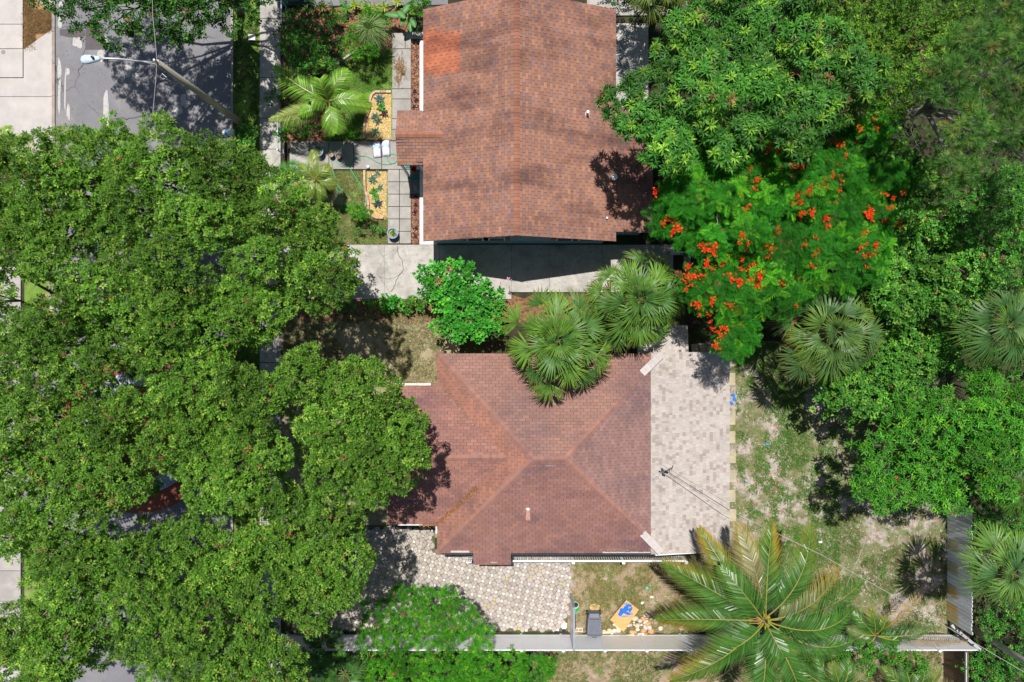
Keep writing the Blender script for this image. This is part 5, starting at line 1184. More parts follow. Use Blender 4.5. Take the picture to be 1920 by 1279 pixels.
# ------------------------------------------------------------------ coconut palms
def feather_frond(name, c, tip, parent, arch=.9, wl=.75, n=64, yel=0.0, brown=0.0, side=0, seed=0, col=(.07, .175, .022), curve=0.0, w=.034, hang=.22):
    r = random.Random(seed); c = np.array(c, float); tip = np.array(tip, float); curve = curve + r.uniform(-.07, .07); c = c + (tip - c) * (.035, .035, 0) + (0, 0, r.uniform(-.12, .12)); d = tip - c; L = np.linalg.norm(d); dh = np.array((d[0], d[1], 0)); dh /= np.linalg.norm(dh); sd = np.array((dh[1], -dh[0], 0))
    m = (c + tip) / 2 + (0, 0, arch) + sd * curve * L
    B = lambda t: (1 - t) ** 2 * c + 2 * t * (1 - t) * m + t * t * tip
    a = Acc(); ts = np.linspace(0, 1, 14); a.tube([B(t) for t in ts], np.linspace(.034, .006, 14), 6, tuple(clerp((.30, .30, .05), (.35, .2, .08), brown)), cap=False)
    V = []; F = []; C = []; k = 0
    for i in range(n):
        t = .10 + .9 * (i / (n - 1)); p = B(t); tg = B(min(1, t + .02)) - B(t - .02); tg /= np.linalg.norm(tg); s_ = np.cross(tg, (0, 0, 1.0)); s_ /= np.linalg.norm(s_); up = np.cross(s_, tg)
        ll = wl * (math.sin(pi * (.16 + .80 * t)) ** .75) * r.uniform(.9, 1.08); th = .75 + .55 * t
        for sg in (-1, 1):
            dr = s_ * sg * math.cos(th - .25) + tg * math.sin(th - .25) + up * (-hang + r.uniform(-.09, .09)); dr /= np.linalg.norm(dr); pr = np.cross(dr, up); pr /= np.linalg.norm(pr); pr = pr + np.cross(dr, pr) * r.gauss(.1, .28); pr /= np.linalg.norm(pr)
            e = p + dr * ll + np.array((0, 0, -.22 * ll)); mm = p + dr * ll * .45 + np.array((0, 0, .02)); ww = w * r.uniform(.8, 1.15)
            V += [p - pr * ww * .3, p + pr * ww * .3, mm + pr * ww * .5, e, mm - pr * ww * .5]
            g = np.array(col) * r.uniform(.62, 1.35); y = np.array((.42, .27, .03)) * r.uniform(.8, 1.2); bb = np.array((.40, .28, .17)) * r.uniform(.7, 1.2)
            ye = yel * max(0, min(1, (t - .35) * 2)) * (1 if side == 0 or side == sg else .25); c0 = g * (1 - brown) + bb * brown; c0 = c0 * (1.0 + .35 * t); c1 = c0 * (1 - ye * .7) + y * ye * .7; c2 = c0 * (1 - ye) + np.array((.5, .22, .03)) * ye
            c2 = c2 if r.random() > .12 else np.array((.30, .2, .09)); C += [c0 * .75, c0 * .75, c1, c2, c1]; F.append([k, k + 1, k + 2, k + 4]); k += 5
    V = np.array(V); F = np.array(F); C = np.array(C); a.add(V, F, C)
    b = a.n - len(V); tri = np.array([[b + j * 5 + 4, b + j * 5 + 2, b + j * 5 + 3] for j in range(len(V) // 5)]); a.l.append(tri.ravel()); a.t.append(np.full(len(tri), 3))
    return a.build(name, M_coco, parent=parent)
def coco(px, py, z, label, fr_, seed, wl=.8, arch=.9, trunk=.13, n=64, w=.032, col=(.048, .14, .017)):
    c = P(px, py, z); t = thing('coconut_palm', label, 'palm', (c[0], c[1], 0)); r = random.Random(seed)
    a = Acc(); a.tube([(c[0] + .1 * math.sin(k), c[1], z * k / 6 - (.05 if k == 0 else 0)) for k in range(7)], [trunk * 1.4, trunk, trunk * .9, trunk * .9, trunk * .9, trunk, trunk * .5], 12); a.build('trunk', M_bark, parent=t, smooth=True)
    for i, f in enumerate(fr_):
        x, y, dz = f[0], f[1], f[2]; kw = dict(f[3]) if len(f) > 3 else {}
        ar = kw.pop('arch', arch); feather_frond('frond', (c[0], c[1], z), P(x, y, z + dz), t, arch=ar * r.uniform(.8, 1.2), wl=kw.pop('wl', wl) * r.uniform(.9, 1.1), n=n, seed=seed * 50 + i, w=w, col=kw.pop('col', col), **kw)
    return t
ck = coco(1434, 1166, 4.6, 'large coconut palm with yellow tipped fronds in the lower right of the yard', [(1352, 1062, .6, dict(yel=.1)), 
    (1244, 1056, -.9, dict(yel=.6, side=1, curve=.02)), (1312, 992, -.5, dict(yel=.8, side=0)), (1385, 985, .1, dict(brown=.45, yel=.4)), (1448, 983, 0, dict(yel=1.0, side=1, curve=-.12)),
    (1520, 985, -.4, dict(yel=.35, curve=.12)), (1572, 1062, -.6, dict(yel=1.0, brown=.3, curve=.14)), (1622, 1082, -.6, dict(yel=.1, curve=.15)), (1232, 1162, -1.0, dict(yel=.8, side=-1, curve=.06)), (1598, 1140, .5, dict(curve=.15)),
    (1600, 1200, .2, dict(curve=.16)), (1330, 1230, -.4, dict(yel=.2)), (1258, 1276, -.4, dict(yel=.9, side=1)), (1420, 1330, .2, {}), (1500, 1320, 0, {}), (1470, 1230, .9, dict(arch=.6))], 31, wl=1.18, arch=1.25, n=76, w=.044)
a = Acc()
for i in range(9): c = P(1434, 1166, 4.45); a.sphere((c[0] + .22 * math.cos(i * .7), c[1] + .22 * math.sin(i * .7), 4.3 + .04 * (i % 3)), .11, 10, 7, (.30, .26, .04))
for i in range(5): c = P(1434, 1166, 4.6); a.tube([(c[0], c[1], 4.5), (c[0] - .35 - .05 * i, c[1] + .1 * i, 4.75), (c[0] - .75, c[1] + .08 * i - .1, 4.5)], .018, 5, (.42, .28, .1))
a.build('fruit_stalks', M_attr, parent=ck)
coco(616, 190, 2.6, 'young coconut palm with pale frond edges in the upper garden', [(516, 124, .1, dict(curve=-.06, wl=1.05)), (506, 224, -.3, dict(brown=.35, yel=.1, curve=-.1)), (560, 215, .2, dict(wl=.5)), (628, 248, .0, dict(wl=.8)), (694, 200, -.1, dict(yel=.15, curve=-.08)), (652, 132, .3, dict(wl=.7)), (600, 150, .9, dict(arch=.5)), (585, 190, .6, dict(arch=.4))], 32, wl=.75, arch=.45, n=56, trunk=.1, w=.036, col=(.15, .31, .03))
coco(592, 338, 2.2, 'small coconut palm half under the oaks beside the side lawn', [(586, 282, .1, dict(brown=.2)), (540, 352, -.2, dict(brown=.3)), (630, 345, -.1, dict(yel=.3)), (560, 310, .2, {}), (618, 312, .2, dict(yel=.4)), (600, 375, -.2, {}), (575, 370, 0, {})], 33, wl=.5, arch=.35, n=42, trunk=.08, col=(.15, .24, .04))
coco(1640, 1192, 1.5, 'young coconut palm with one dry frond near the yard corner', [(1735, 1104, -.3, dict(brown=.85)), (1598, 1146, .2, {}), (1632, 1142, .6, dict(yel=.5)), (1600, 1212, -.2, {}), (1690, 1200, .2, dict(wl=.7)), (1745, 1178, .1, dict(col=(.05, .14, .03), wl=.8)), (1812, 1204, -.2, dict(brown=.9)), (1660, 1160, .4, dict(yel=.5)), (1590, 1180, 0, dict(brown=.2))], 34, wl=.6, arch=.5, n=44, trunk=.09)
coco(1570, 1300, 2.2, 'young palm filling the bottom edge right of the large coconut palm', [(1480, 1238, 0, {}), (1530, 1232, .3, {}), (1640, 1238, 0, dict(brown=.1)), (1590, 1236, .4, {}), (1500, 1290, 0, {}), (1650, 1290, .1, {}), (1560, 1245, .8, dict(yel=.3))], 35, wl=.65, arch=.5, n=46, trunk=.09)
coco(1712, 1306, 1.8, 'small palm cut by the bottom edge next to the board fence', [(1655, 1250, 0, dict(yel=.2)), (1792, 1282, -.1, dict(brown=.4)), (1735, 1240, .2, {}), (1690, 1236, .2, {}), (1765, 1250, 0, dict(yel=.4)), (1640, 1300, 0, {})], 36, wl=.55, arch=.4, n=42, trunk=.08)
coco(4, 282, 3.6, 'yellow green feather palm poking out at the left edge of the oaks', [(18, 236, .3, {}), (60, 258, 0, dict(yel=.3)), (-40, 240, 0, {}), (48, 310, -.1, {}), (38, 345, -.2, dict(yel=.2)), (-30, 300, 0, {})], 37, wl=.55, arch=.5, n=40, trunk=.08, col=(.2, .34, .03))
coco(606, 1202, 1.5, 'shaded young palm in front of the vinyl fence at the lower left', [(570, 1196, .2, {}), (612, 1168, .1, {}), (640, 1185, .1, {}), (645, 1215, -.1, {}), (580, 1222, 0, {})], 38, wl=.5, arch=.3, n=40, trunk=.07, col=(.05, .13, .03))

# ------------------------------------------------------------------ garden plants with strap leaves
def strap_plant(name, px, py, label, n, L, W, col, cat='plant', el=(.1, 1.0), z=0.0, tipc=None, droop=.35, seed=0, group=None, jit=.2):
    r = random.Random(seed); c = G(px, py, z); t = thing(name, label, cat, (c[0], c[1], 0), group)
    for i in range(n):
        if i == 0: L *= 1.32; W *= 1.25
        f = i / max(1, n - 1); a = Acc(); az = i * 2.39996 + r.uniform(-jit, jit); e = el[1] + (el[0] - el[1]) * f; ll = L * r.uniform(.8, 1.1) * (.7 + .3 * f)
        V = []; C = []; cc = np.array(col) * r.uniform(.75, 1.25)
        for k, (s_, ww) in enumerate(((0, .55), (.35, 1), (.7, .7), (1, .05))):
            y = ll * s_ * math.cos(e); zz = ll * s_ * math.sin(e) - droop * ll * s_ * s_ * math.cos(e)
            for sx in (-1, 0, 1):
                V.append((sx * W * ww / 2, y, zz + .03 + (abs(sx) * W * .18))); C.append(cc * (.85 if sx else 1.15) if tipc is None else cc * (1 - s_) + np.array(tipc) * s_)
        M = rotz(az); V = np.array(V) @ M.T + np.array(c); F = np.array([[k * 3 + j, k * 3 + j + 1, k * 3 + 4 + j, k * 3 + 3 + j] for k in range(3) for j in (0, 1)])
        a.add(V, F, np.array(C)); a.build('leaf', M_leaf, parent=t)
    return t
strap_plant('agave', 712, 187, 'blue grey agave at the top of the upper gravel bed', 14, .32, .07, (.14, .24, .22), seed=1, el=(.2, 1.1))
strap_plant('bromeliad', 716, 203, 'bright green broad leafed plant in the upper gravel bed', 9, .28, .12, (.10, .32, .05), seed=2)
strap_plant('bromeliad', 721, 214, 'dark purple rosette plant in the upper gravel bed', 11, .26, .06, (.10, .055, .06), seed=3)
strap_plant('agave', 704, 220, 'grey green spiky plant in the middle of the upper gravel bed', 12, .30, .05, (.10, .18, .12), seed=4)
strap_plant('agave', 710, 228, 'darker spiky plant beside the purple rosette', 12, .26, .05, (.08, .15, .10), seed=14)
strap_plant('agave', 705, 247, 'small blue green star shaped agave at the lower end of the upper bed', 8, .28, .06, (.12, .26, .18), seed=5)
strap_plant('agave', 699, 337, 'loose blue green succulent at the top of the lower gravel bed', 14, .30, .06, (.12, .24, .17), seed=6)
strap_plant('agave', 708, 326, 'pale spiky succulent beside the white stones of the lower bed', 9, .22, .05, (.16, .27, .20), seed=16)
strap_plant('agave', 713, 352, 'small star agave on the right of the lower gravel bed', 11, .22, .05, (.12, .26, .18), seed=7)
strap_plant('bromeliad', 702, 360, 'bright green leafy rosette in the lower gravel bed', 12, .26, .09, (.09, .32, .05), seed=8)
strap_plant('bromeliad', 706, 371, 'fresh green plant squeezed above the dark agave', 8, .2, .10, (.12, .38, .05), seed=9)
strap_plant('agave', 709, 383, 'dark blue spiky agave at the lower end of the lower gravel bed', 16, .32, .055, (.05, .10, .10), seed=10)
for i, (x, y, lab, c_) in enumerate(((668, 16, 'largest yellow green star plant at the top garden edge', (.26, .36, .04)), (607, 20, 'yellow striped star plant left of the group at the top edge', (.28, .34, .06)), (690, 20, 'second yellow green star plant right of the largest one', (.2, .36, .04)), (706, 22, 'small pale star plant between its neighbours at the top', (.3, .34, .08)),
        (723, 20, 'narrow star plant with upright leaf at the top edge', (.26, .36, .05)), (748, 10, 'broad yellow variegated plant by the north drive', (.36, .42, .06)), (768, 25, 'yellow white striped plant near the paddle leaves', (.36, .38, .14)), (652, 22, 'darker green star plant at the left of the largest one', (.10, .28, .04)), (578, 26, 'dim star plant in the shade at the top left of the garden', (.12, .2, .05)))):
    strap_plant('striped_plant', x, y, lab, 12, .38, .07, c_, z=.3, seed=20 + i, el=(0, 1.0))
for i, (x, y) in enumerate(((778, 172), (781, 188), (777, 200), (779, 370), (780, 384), (778, 398), (780, 428), (779, 444))):
    strap_plant('purple_plant', x, y, ('topmost', 'second', 'third', 'fourth', 'fifth', 'sixth', 'seventh', 'bottom')[i] + ' dark purple plant of the eight in the mulch strip by the upper house', 9, .14, .035, (.09, .03, .05), seed=40 + i, group='purple plants in the mulch strip')
# fountain grass
t = thing('fountain_grass', 'big pale green fountain grass in the upper garden', 'grass', G(694, 66)); a = Acc(); r = random.Random(9); c0 = np.array(P(694, 58, 1.4)); V = []; F = []; C = []; k = 0
for i in range(620):
    az = r.uniform(0, 6.283); e = r.uniform(.1, 1.4); L_ = r.uniform(.75, 1.15); d = np.array((math.cos(az) * math.cos(e), math.sin(az) * math.cos(e), math.sin(e))); s_ = np.array((-math.sin(az), math.cos(az), 0)) * .012; cc = np.array((.24, .36, .12)) * r.uniform(.6, 1.25)
    dh = np.array((math.cos(az), math.sin(az), 0)); q = [c0, c0 + d * L_ * .5 + dh * .1, c0 + d * L_ * .62 + dh * L_ * .30 - (0, 0, .25 * L_), c0 + d * L_ * .55 + dh * L_ * .50 - (0, 0, .75 * L_)]
    for j, p in enumerate(q): V += [p - s_ * (1 - j / 3.6), p + s_ * (1 - j / 3.6)]; C += [cc, cc]
    for j in range(3): F.append([k + 2 * j, k + 2 * j + 1, k + 2 * j + 3, k + 2 * j + 2])
    k += 8
a.add(np.array(V), np.array(F), np.array(C)); a.build('blades', M_leaf, parent=t)
a = Acc(); g0 = np.array(G(694, 66)); a.tube([(c0[0], c0[1], 0), tuple(c0)], [.12, .06], 8); a.build('stem', M_bark, parent=t)
# paddle leaves
t = thing('paddle_plant', 'plant with large dark paddle leaves by the path end', 'plant', G(765, 40)); pal = [(736, 28, .9, 3.0, .8), (764, 14, 1.2, .9, .8), (757, 38, 1.0, -2.2, .6), (775, 42, 1.1, -1.2, .5), (752, 27, 1.2, 2.4, .5), (770, 50, .8, -1.6, .5)]
for (x, y, z, az, L_) in pal:
    a = Acc(); c = np.array(P(x, y, z)); d = np.array((math.cos(az), math.sin(az), 0)); s_ = np.array((-d[1], d[0], 0)); V = []
    for k in range(7):
        u = k / 6; ww = .16 * math.sin(pi * min(.98, u * .92 + .06)) ** .7
        for sx in (-1, -.05, .05, 1): V.append(c + d * (u - .5) * L_ + s_ * sx * ww + (0, 0, -.25 * (u - .4) ** 2 * L_ + abs(sx) * ww * .35))
    F = np.array([[k * 4 + j, k * 4 + j + 1, k * 4 + 5 + j, k * 4 + 4 + j] for k in range(6) for j in range(3)]); C = np.array([(.04, .20, .045) if j in (0, 3) else (.16, .34, .10) for k in range(7) for j in range(4)]); a.add(np.array(V), F, C); a.build('leaf', M_palm, parent=t, smooth=True)
a = Acc()
for (x, y, z, az, L_) in pal: a.tube([G(765, 40), tuple(np.array(P(x, y, z)) - np.array((math.cos(az), math.sin(az), .12)) * L_ * .5)], .015, 5, (.1, .25, .06))
a.build('stalks', M_leaf, parent=t)

# ------------------------------------------------------------------ gravel beds with brick edging
def bed(name, label, outline, edge, seed):
    t = thing(name, label, 'flower bed', G(*outline[0])); a = Acc(); a.prism([G(x, y)[:2] for x, y in outline], -.04, .012, (1, 1, 1)); a.build('gravel_base', M_gold, parent=t)
    r = random.Random(seed); xs = [p[0] for p in outline]; ys = [p[1] for p in outline]; pts = []
    def inside(x, y):
        n = len(outline); w = False
        for i in range(n):
            (x0, y0), (x1, y1) = outline[i], outline[i - 1]
            if (y0 > y) != (y1 > y) and x < (x1 - x0) * (y - y0) / (y1 - y0) + x0: w = not w
        return w
    while len(pts) < 2600:
        x, y = r.uniform(min(xs), max(xs)), r.uniform(min(ys), max(ys))
        if inside(x, y): pts.append((*G(x, y)[:2], .018))
    scatter_chips('gravel', pts, M_stone, (.03, .075), [(.72, .5, .18), (.62, .4, .12), (.75, .62, .36), (.5, .32, .1), (.7, .66, .55)], parent=t, seed=seed)
    # bricks along the edge path
    L = 0; last = edge[0]; P_ = []
    for (x0, y0), (x1, y1) in zip(edge[:-1], edge[1:]):
        d = math.hypot(x1 - x0, y1 - y0); n = max(1, int(d / 2))
        for i in range(n): P_.append((x0 + (x1 - x0) * i / n, y0 + (y1 - y0) * i / n))
    P_.append(edge[-1]); i = 0; bl = 8.3
    acc = 0; start = P_[0]
    for p, q in zip(P_[:-1], P_[1:]):
        acc += math.hypot(q[0] - p[0], q[1] - p[1])
        if acc >= bl:
            a = Acc(); m = G((start[0] + q[0]) / 2, (start[1] + q[1]) / 2, .05); L_ = math.hypot(q[0] - start[0], q[1] - start[1]); an = math.atan2(-(q[1] - start[1]), q[0] - start[0])
            a.box(m, ((L_ - .5) / S, .105, .14), an, cmul(r.choice(((.55, .30, .22), (.62, .38, .28), (.48, .26, .2), (.6, .45, .36))), r.uniform(.85, 1.1))); a.build('brick', M_brick, parent=t); start = q; acc = 0
    return t
bed('gravel_bed', 'upper golden gravel bed with brick edging beside the path', [(734, 174), (706, 174), (697, 180), (696, 206), (686, 226), (685, 262), (734, 262)], [(734, 173), (704, 173), (696, 180), (694, 190), (694, 205), (690, 214), (684, 226), (683, 262)], 1)
bed('gravel_bed', 'lower golden gravel bed with brick edging beside the double row of slabs', [(725, 322), (688, 322), (688, 362), (693, 370), (694, 398), (702, 406), (725, 407)], [(684, 320), (684, 340), (686, 362), (691, 372), (691, 396), (697, 405), (705, 409), (726, 409)], 2)
t = thing('border_stones', 'curved row of stones edging the upper lawn', 'edging', G(645, 118)); pts = [(620, 142), (624, 134), (629, 127), (635, 120), (642, 114), (649, 109), (656, 104), (664, 99), (671, 96)]
for p, q in zip(pts[:-1], pts[1:]):
    a = Acc(); an = math.atan2(-(q[1] - p[1]), q[0] - p[0]); a.box(G((p[0] + q[0]) / 2, (p[1] + q[1]) / 2, .05), (math.hypot(q[0] - p[0], q[1] - p[1]) / S * .94, .10, .12), an, cmul((.4, .36, .32), R.uniform(.8, 1.15))); a.build('stone', M_stone, parent=t, bevel=.015)
# pots
def pot(px, py, r_, h_, m, label, plant=True, seed=0, pc=(.1, .36, .05)):
    t = thing('plant_pot', label, 'pot', G(px, py, .035)); c = G(px, py, .035); a = Acc(); a.lathe(c, [(r_ * .7, 0), (r_, h_ * .8), (r_ * 1.08, h_ * .85), (r_ * 1.08, h_), (r_ * .9, h_), (r_ * .88, h_ * .85), (r_ * .65, .02), (0, .02)], 24); a.build('pot_body', m, parent=t, smooth=False)
    a = Acc(); a.lathe((c[0], c[1], c[2] + h_ * .8), [(r_ * .89, 0), (0, .02)], 20, (.38, .26, .18)); a.build('soil', M_attr, parent=t)
    if plant:
        ls = [(c[0] + r_ * .2, c[1] + r_ * .1, c[2] + h_ * .8, r_ * .40)]; a = Acc(); foliage(a, ls, 'small', seed, 1.6, .7, .2); a.build('plant', M_leaf, parent=t)
    return t
pot(739, 440, .25, .42, M_bluepot, 'round blue glazed pot with seedling on the double row of slabs', seed=1)
pot(601, 288, .23, .40, M_bluepot, 'large blue pot of pale gravel at the left of the path', seed=2)
pot(624, 293, .13, .28, M_pot, 'small dark blue pot with bright green plant on the path', seed=3)
pot(638, 296, .13, .26, M_pot, 'small dark pot nearest the hose without plant', False, 4)
a = Acc(); c = G(691, 314, .035); a.lathe(c, [(.07, 0), (.08, .1), (.05, .14), (0, .15)], 12, (.8, .8, .8)); tag(a.build('path_light', M_white, origin=c), 'little white path light at the edge of the path above the lower bed', 'light')
# dead frond pile
t = thing('brush_pile', 'pile of dry brown fronds on the path slabs', 'brush', G(750, 138)); r = random.Random(4); a = Acc()
for i in range(170):
    c = np.array(G(750 + r.gauss(0, 5), 130 + r.gauss(0, 11), .05 + r.uniform(0, .12))); an = r.gauss(1.45, .55); L_ = r.uniform(.12, .38); v, f = kite(L_, .022, .1); M = rotz(an - 1.57 + (pi if r.random() < .5 else 0)); a.add(v @ M.T + c, f, np.array((.33, .2, .09)) * r.uniform(.5, 1.3))
a.tube([G(748, 165, .06), G(752, 145, .12), G(751, 120, .08)], .014, 5, (.4, .26, .12)); a.build('dry_leaves', M_stone, parent=t)
# porch items
t = thing('porch_bucket', 'red bucket on the dark green porch step of the upper house', 'bucket', G(778, 322)); a = Acc(); c = G(778, 320, .06); a.lathe(c, [(.10, 0), (.14, .26), (.15, .27), (.12, .27), (.09, .03), (0, .03)], 16, (1, 1, 1)); a.build('shell', mat('red_plastic', (.5, .01, .015), rough=.4), parent=t)
a = Acc(); a.box(G(777, 332, .07), (.55, .16, .05), 0, (.02, .25, .2)); a.box(G(770, 312, .06), (.5, .18, .04), 0, (.02, .25, .2)); tag(a.build('door_mat', M_attr, origin=G(777, 332)), 'teal green mat lying on the porch step', 'mat')
a = Acc(); c = G(786, 318, .05); a.tube([(c[0], c[1], .05), (c[0] + .05, c[1] + .25, .9)], .03, 6, (.7, .72, .75)); a.tube([(c[0] + .15, c[1], .05), (c[0] + .18, c[1] + .2, .9)], .03, 6, (.7, .72, .75)); a.box((c[0] + .08, c[1] + .05, .45), (.3, .3, .03), 0, (.7, .72, .75)); tag(a.build('folding_chair', M_attr, origin=c), 'white folded chair leaning by the porch wall', 'chair')
# post box and meter lid on the verge
t = thing('mailbox', 'white mailbox with a blue band beside the oaks on the verge', 'mailbox', G(446, 262)); c = np.array(G(447, 262, 0)); a = Acc(); V = []
for x in (-.26, .26):
    for k in range(9): an = pi * k / 8; V.append(c + (x, .15 * math.cos(an), 1.15 + .16 * math.sin(an)))
    V += [c + (x, -.15, 1.0), c + (x, .15, 1.0)]
F = [[k, k + 1, 11 + k + 1, 11 + k] for k in range(10)] + [[10, 0, 11, 21]] + [list(range(11))[::-1], list(range(11, 22))]; a.add(np.array(V), F); a.build('box', M_white, parent=t, smooth=False)
a = Acc(); V = []
for x in (-.15, -.03):
    for k in range(9): an = pi * k / 8; V.append(c + (x, .154 * math.cos(an), 1.15 + .165 * math.sin(an)))
a.add(np.array(V), [[k, k + 1, 9 + k + 1, 9 + k] for k in range(8)]); a.build('band', mat('blue_band', (.06, .25, .55), rough=.4), parent=t)
a = Acc(); a.box(c + (0, 0, .5), (.1, .1, 1.02), 0, (.5, .5, .5)); a.build('post', M_attr, parent=t)
a = Acc(); a.prism([G(x, y)[:2] for x, y in ((466, 65), (479, 65), (479, 76), (466, 76))], -.03, .03, (.75, .74, .72)); tag(a.build('meter_lid', M_attr, origin=G(472, 70)), 'white rectangular meter lid in the shaded verge', 'lid')
# parked car at the top edge
t = thing('parked_car', 'teal car whose rear corner shows at the top edge of the upper garden', 'car', G(505, -40)); c = np.array(G(552, -72)); V = []; xs_ = [-2.2, -2.1, -1.3, -.5, .9, 1.6, 2.1, 2.2]; lo = [.35, .22, .2, .2, .2, .2, .25, .38]; hi_ = [.6, .78, .88, .92, .92, .9, .8, .6]; wd_ = [.7, .84, .9, .9, .9, .9, .84, .7]
for x, l_, h_, w_ in zip(xs_, lo, hi_, wd_):
    for (yy, zz) in ((-w_, l_), (-w_ * 1.02, (l_ + h_) / 2), (-w_ * .94, h_), (w_ * .94, h_), (w_ * 1.02, (l_ + h_) / 2), (w_, l_)): V.append(c + (yy, x, zz))
F = [[i * 6 + k, i * 6 + (k + 1) % 6, (i + 1) * 6 + (k + 1) % 6, (i + 1) * 6 + k] for i in range(7) for k in range(6)] + [list(range(6))[::-1], list(range(42, 48))]
F = [f[::-1] for f in F]
a = Acc(); a.add(np.array(V), F); a.build('body', M_teal, parent=t, smooth=True)
a = Acc(); V = [c + (sx * w_, x, z) for x, w_, z in ((-1.5, .78, .9), (-.9, .64, 1.36), (.5, .64, 1.4), (1.3, .78, .92)) for sx in (-1, 1)]; a.add(np.array(V), [[0, 1, 3, 2], [4, 5, 7, 6], [0, 2, 4, 6], [1, 7, 5, 3]]); a.build('window_glass', M_glass, parent=t)
a = Acc(); a.add(np.array([c + (-.62, -.9, 1.37), c + (.62, -.9, 1.37), c + (.62, .5, 1.41), c + (-.62, .5, 1.41)]), [[0, 1, 2, 3]]); a.build('car_roof', M_teal, parent=t)
for sx in (-1, 1):
    for yy in (-1.35, 1.35): a = Acc(); a.tube([c + (sx * .72, yy, .32), c + (sx * .92, yy, .32)], .32, 16); o = a.build('wheel', M_dark, parent=t); b = Acc(); b.tube([c + (sx * .90, yy, .32), c + (sx * .93, yy, .32)], .19, 12); b.build('rim', M_metal, parent=o)
for sx in (-.6, .6): a = Acc(); a.box(c + (sx, -2.17, .62), (.3, .06, .14)); a.build('tail_light', mat('tail_red', (.5, .02, .02), rough=.3), parent=t)
# rim of an old tyre and a green scrap
a = Acc(); c = np.array(G(1702, 1160, .05)); q = [c + (.50 * math.cos(x), .42 * math.sin(x), 0) for x in np.linspace(-.3, 3.6, 26)]; a.tube(q, .03, 6, (.2, .15, .11)); tag(a.build('hoop', M_attr, origin=tuple(c)), 'dark buried hoop on the sand near the yard corner', 'hoop')
for k, (x, y, cc, lab) in enumerate(((1213, 1102, (.1, .5, .45), 'tiny aqua scrap on the dry side yard'), (1438, 833, (.05, .3, .6), 'tiny blue scrap on the back yard sand'), (1399, 901, (.3, .35, .6), 'pale violet scrap on the grass near the stepping slabs'), (1538, 1016, (.8, .8, .8), 'small white scrap on the back yard grass'), (1222, 1119, (.75, .7, .6), 'cream pebble on the side yard'), (1204, 1130, (.75, .7, .6), 'second cream pebble nearer the plywood board'), (772, 984, (.02, .5, .08), 'green strip lying by the porch corner'))):
    a = Acc(); a.prism([G(*p_)[:2] for p_ in blob(x, y, 3.2 if k != 6 else 7, 2.2, 8, .25, k)], -.03, .05, cc); tag(a.build('scrap', M_attr, origin=G(x, y)), lab, 'scrap')

# ------------------------------------------------------------------ chips, litter and grass on the ground
def vnoise(x, y, sc, seed):
    rg_ = np.random.default_rng(seed).random((256, 256)); x = x / sc + 100; y = y / sc + 100; i = np.floor(x).astype(int); j = np.floor(y).astype(int); u = x - i; v = y - j; u = u * u * (3 - 2 * u); v = v * v * (3 - 2 * v)
    g = lambda a_, b_: rg_[a_ % 256, b_ % 256]
    return (g(i, j) * (1 - u) + g(i + 1, j) * u) * (1 - v) + (g(i, j + 1) * (1 - u) + g(i + 1, j + 1) * u) * v
def tuft(seed):
    r = random.Random(seed); V = []; F = []; C = []
    for i in range(5):
        az = r.uniform(0, 6.28); L_ = r.uniform(.06, .13); s_ = np.array((-math.sin(az), math.cos(az), 0)) * .009; d = np.array((math.cos(az), math.sin(az), r.uniform(.2, .8))); V += [-s_, s_, d * L_ + s_ * .2 , d * L_ - s_ * .2]; F.append([i * 4, i * 4 + 1, i * 4 + 2, i * 4 + 3]); C += [r.uniform(.7, 1.2)] * 4
    return np.array(V), np.array(F), np.array(C)
T_t = [tuft(i) for i in range(5)]
def grass(name, label, x0, y0, x1, y1, n, thr, cg, cd, seed, avoid=(), sc=1.1, scl=(.7, 1.3), dry=.3):
    rg_ = np.random.default_rng(seed); x = rg_.uniform(x0, x1, n); y = rg_.uniform(y0, y1, n); f = .6 * vnoise(x, y, sc * S, seed) + .4 * vnoise(x, y, sc * S * .3, seed + 1)
    k = f + rg_.normal(0, .06, n) > thr
    for a0, b0, a1, b1 in avoid: k &= ~((x > a0) & (x < a1) & (y > b0) & (y < b1))
    x, y, f = x[k], y[k], f[k]; n = len(x); pos = np.column_stack([(x - 960) / S, (639.5 - y) / S, np.full(n, -.03)]); m = (rg_.random(n) < dry)[:, None]
    tint = np.where(m, np.array(cd), np.array(cg)) * rg_.uniform(.7, 1.3, (n, 1)); a = Acc(); nr = np.tile((0, 0, 1.0), (n, 1)) + rg_.normal(0, .15, (n, 3)); place(a, T_t, pos, nr, tint, rg_, scl); o = a.build(name, M_grass); o['kind'] = 'stuff'; o['label'] = label
HOUSE = (745, 655, 1344, 1012)
grass('grass', 'sparse tufts on the sandy right half of the back yard', 1560, 640, 1776, 1186, 24000, .56, (.085, .23, .03), (.30, .24, .13), 51, sc=1.0, dry=.45)
grass('grass', 'patchy grass on the left half of the back yard', 1344, 640, 1575, 1186, 28000, .44, (.085, .25, .03), (.28, .23, .11), 1, avoid=[(1344, 660, 1380, 1015)], sc=1.3, dry=.25)
grass('grass', 'dry grass of the side yard', 1068, 1010, 1344, 1186, 17000, .44, (.12, .23, .04), (.36, .26, .13), 2, sc=.8, dry=.6)
grass('grass', 'dry grass of the front yard', 530, 575, 835, 720, 9000, .42, (.12, .2, .04), (.40, .33, .2), 3, dry=.7, avoid=[(560, 560, 960, 570)])
grass('grass', 'green lawn of the upper garden', 610, 95, 738, 262, 11000, .30, (.14, .33, .04), (.36, .36, .15), 4, dry=.28, avoid=[(683, 170, 738, 264), (600, 90, 640, 118)])
grass('grass', 'side lawn of the upper house', 540, 322, 727, 457, 11000, .40, (.14, .27, .045), (.40, .33, .17), 5, dry=.45, avoid=[(684, 318, 728, 411)])
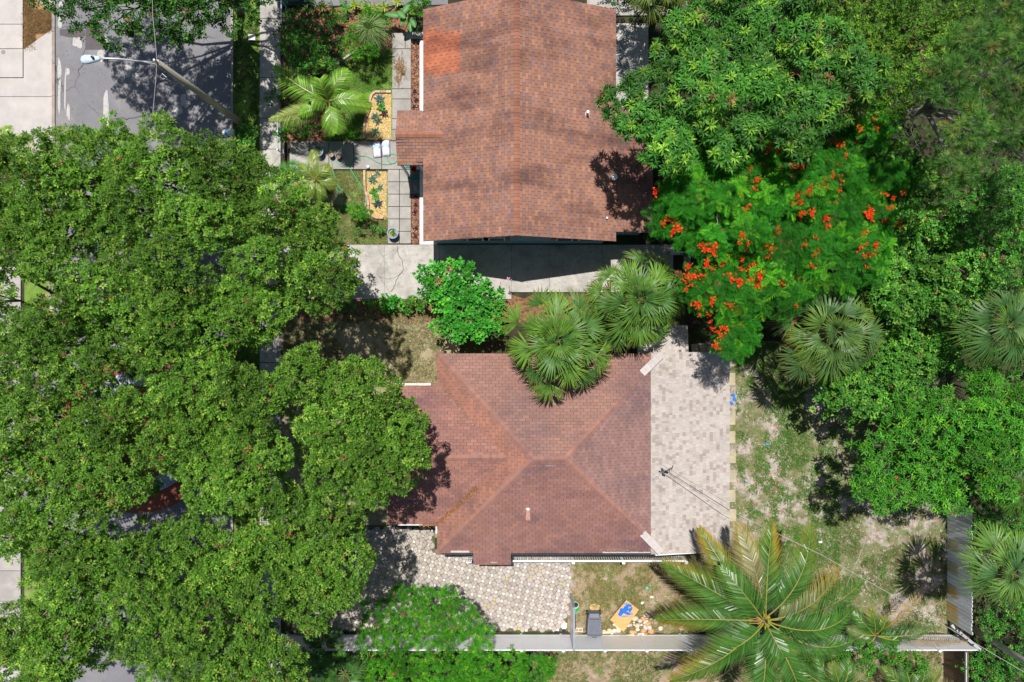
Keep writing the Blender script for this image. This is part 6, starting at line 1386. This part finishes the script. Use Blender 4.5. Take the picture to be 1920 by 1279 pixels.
grass('grass', 'verge grass between road and pavement', 439, -20, 486, 1290, 9000, .3, (.07, .17, .03), (.2, .2, .08), 6)
grass('grass', 'grass strip below the vinyl fence', 1020, 1196, 1765, 1300, 12000, .46, (.10, .2, .04), (.34, .26, .13), 7, dry=.5)
grass('grass', 'dry brown tufts on the triangular verge', 46, -20, 64, 93, 1200, .1, (.3, .2, .09), (.4, .24, .12), 8, scl=(.8, 1.6)); grass('grass', 'dry brown tufts on the triangular verge', 64, 20, 97, 60, 1200, .1, (.3, .2, .09), (.4, .24, .12), 9, scl=(.8, 1.6))
rg2 = np.random.default_rng(3)
def area_pts(x0, y0, x1, y1, n, z=.0): return np.column_stack([(rg2.uniform(x0, x1, n) - 960) / S, (639.5 - rg2.uniform(y0, y1, n)) / S, np.full(n, z)])
scatter_chips('mulch_chips', area_pts(772, 76, 788, 457, 3800, .0), M_stone, (.04, .10), [(.36, .15, .07), (.18, .06, .05), (.45, .26, .14), (.12, .05, .06), (.55, .38, .25)], label='red mulch chips beside the upper house', seed=5)
scatter_chips('mulch_chips', area_pts(534, 18, 735, 140, 3800, -.015), M_stone, (.04, .11), [(.30, .14, .08), (.18, .09, .06), (.42, .24, .14)], label='mulch chips in the upper garden', seed=6)
scatter_chips('mulch_chips', area_pts(620, 562, 960, 585, 3000, -.01), M_stone, (.04, .10), [(.36, .15, .09), (.2, .09, .06), (.42, .28, .18)], label='mulch chips along the driveway border', seed=7)
scatter_chips('ground_litter', area_pts(1344, 640, 1776, 1186, 9000, -.015), M_stone, (.03, .09), [(.40, .27, .17), (.55, .48, .42), (.26, .17, .1), (.6, .52, .46)], label='dry leaf litter on the back yard', seed=8)
scatter_chips('ground_litter', area_pts(1068, 1030, 1330, 1186, 3500, -.01), M_stone, (.03, .08), [(.40, .25, .12), (.55, .42, .3), (.26, .17, .1)], label='dry leaf litter on the side yard', seed=9)
scatter_chips('patio_litter', np.concatenate([area_pts(590, 1000, 1060, 1180, 900, .02), area_pts(740, 990, 815, 1060, 400, .02)]), M_stone, (.03, .07), [(.25, .15, .08), (.14, .1, .06), (.10, .2, .04)], label='dead leaves scattered over the patio', seed=10)
grass('weeds', 'weeds growing between the patio pavers', 860, 1050, 1068, 1182, 3200, .66, (.09, .20, .04), (.2, .22, .06), 12, sc=.35, scl=(.6, 1.0)) 
scatter_chips('street_litter', np.concatenate([area_pts(105, 0, 433, 300, 500, -.002), area_pts(640, 462, 1120, 555, 260, .045)]), M_stone, (.03, .06), [(.2, .14, .08), (.12, .1, .07)], label='fallen leaves on road and driveway', seed=11)
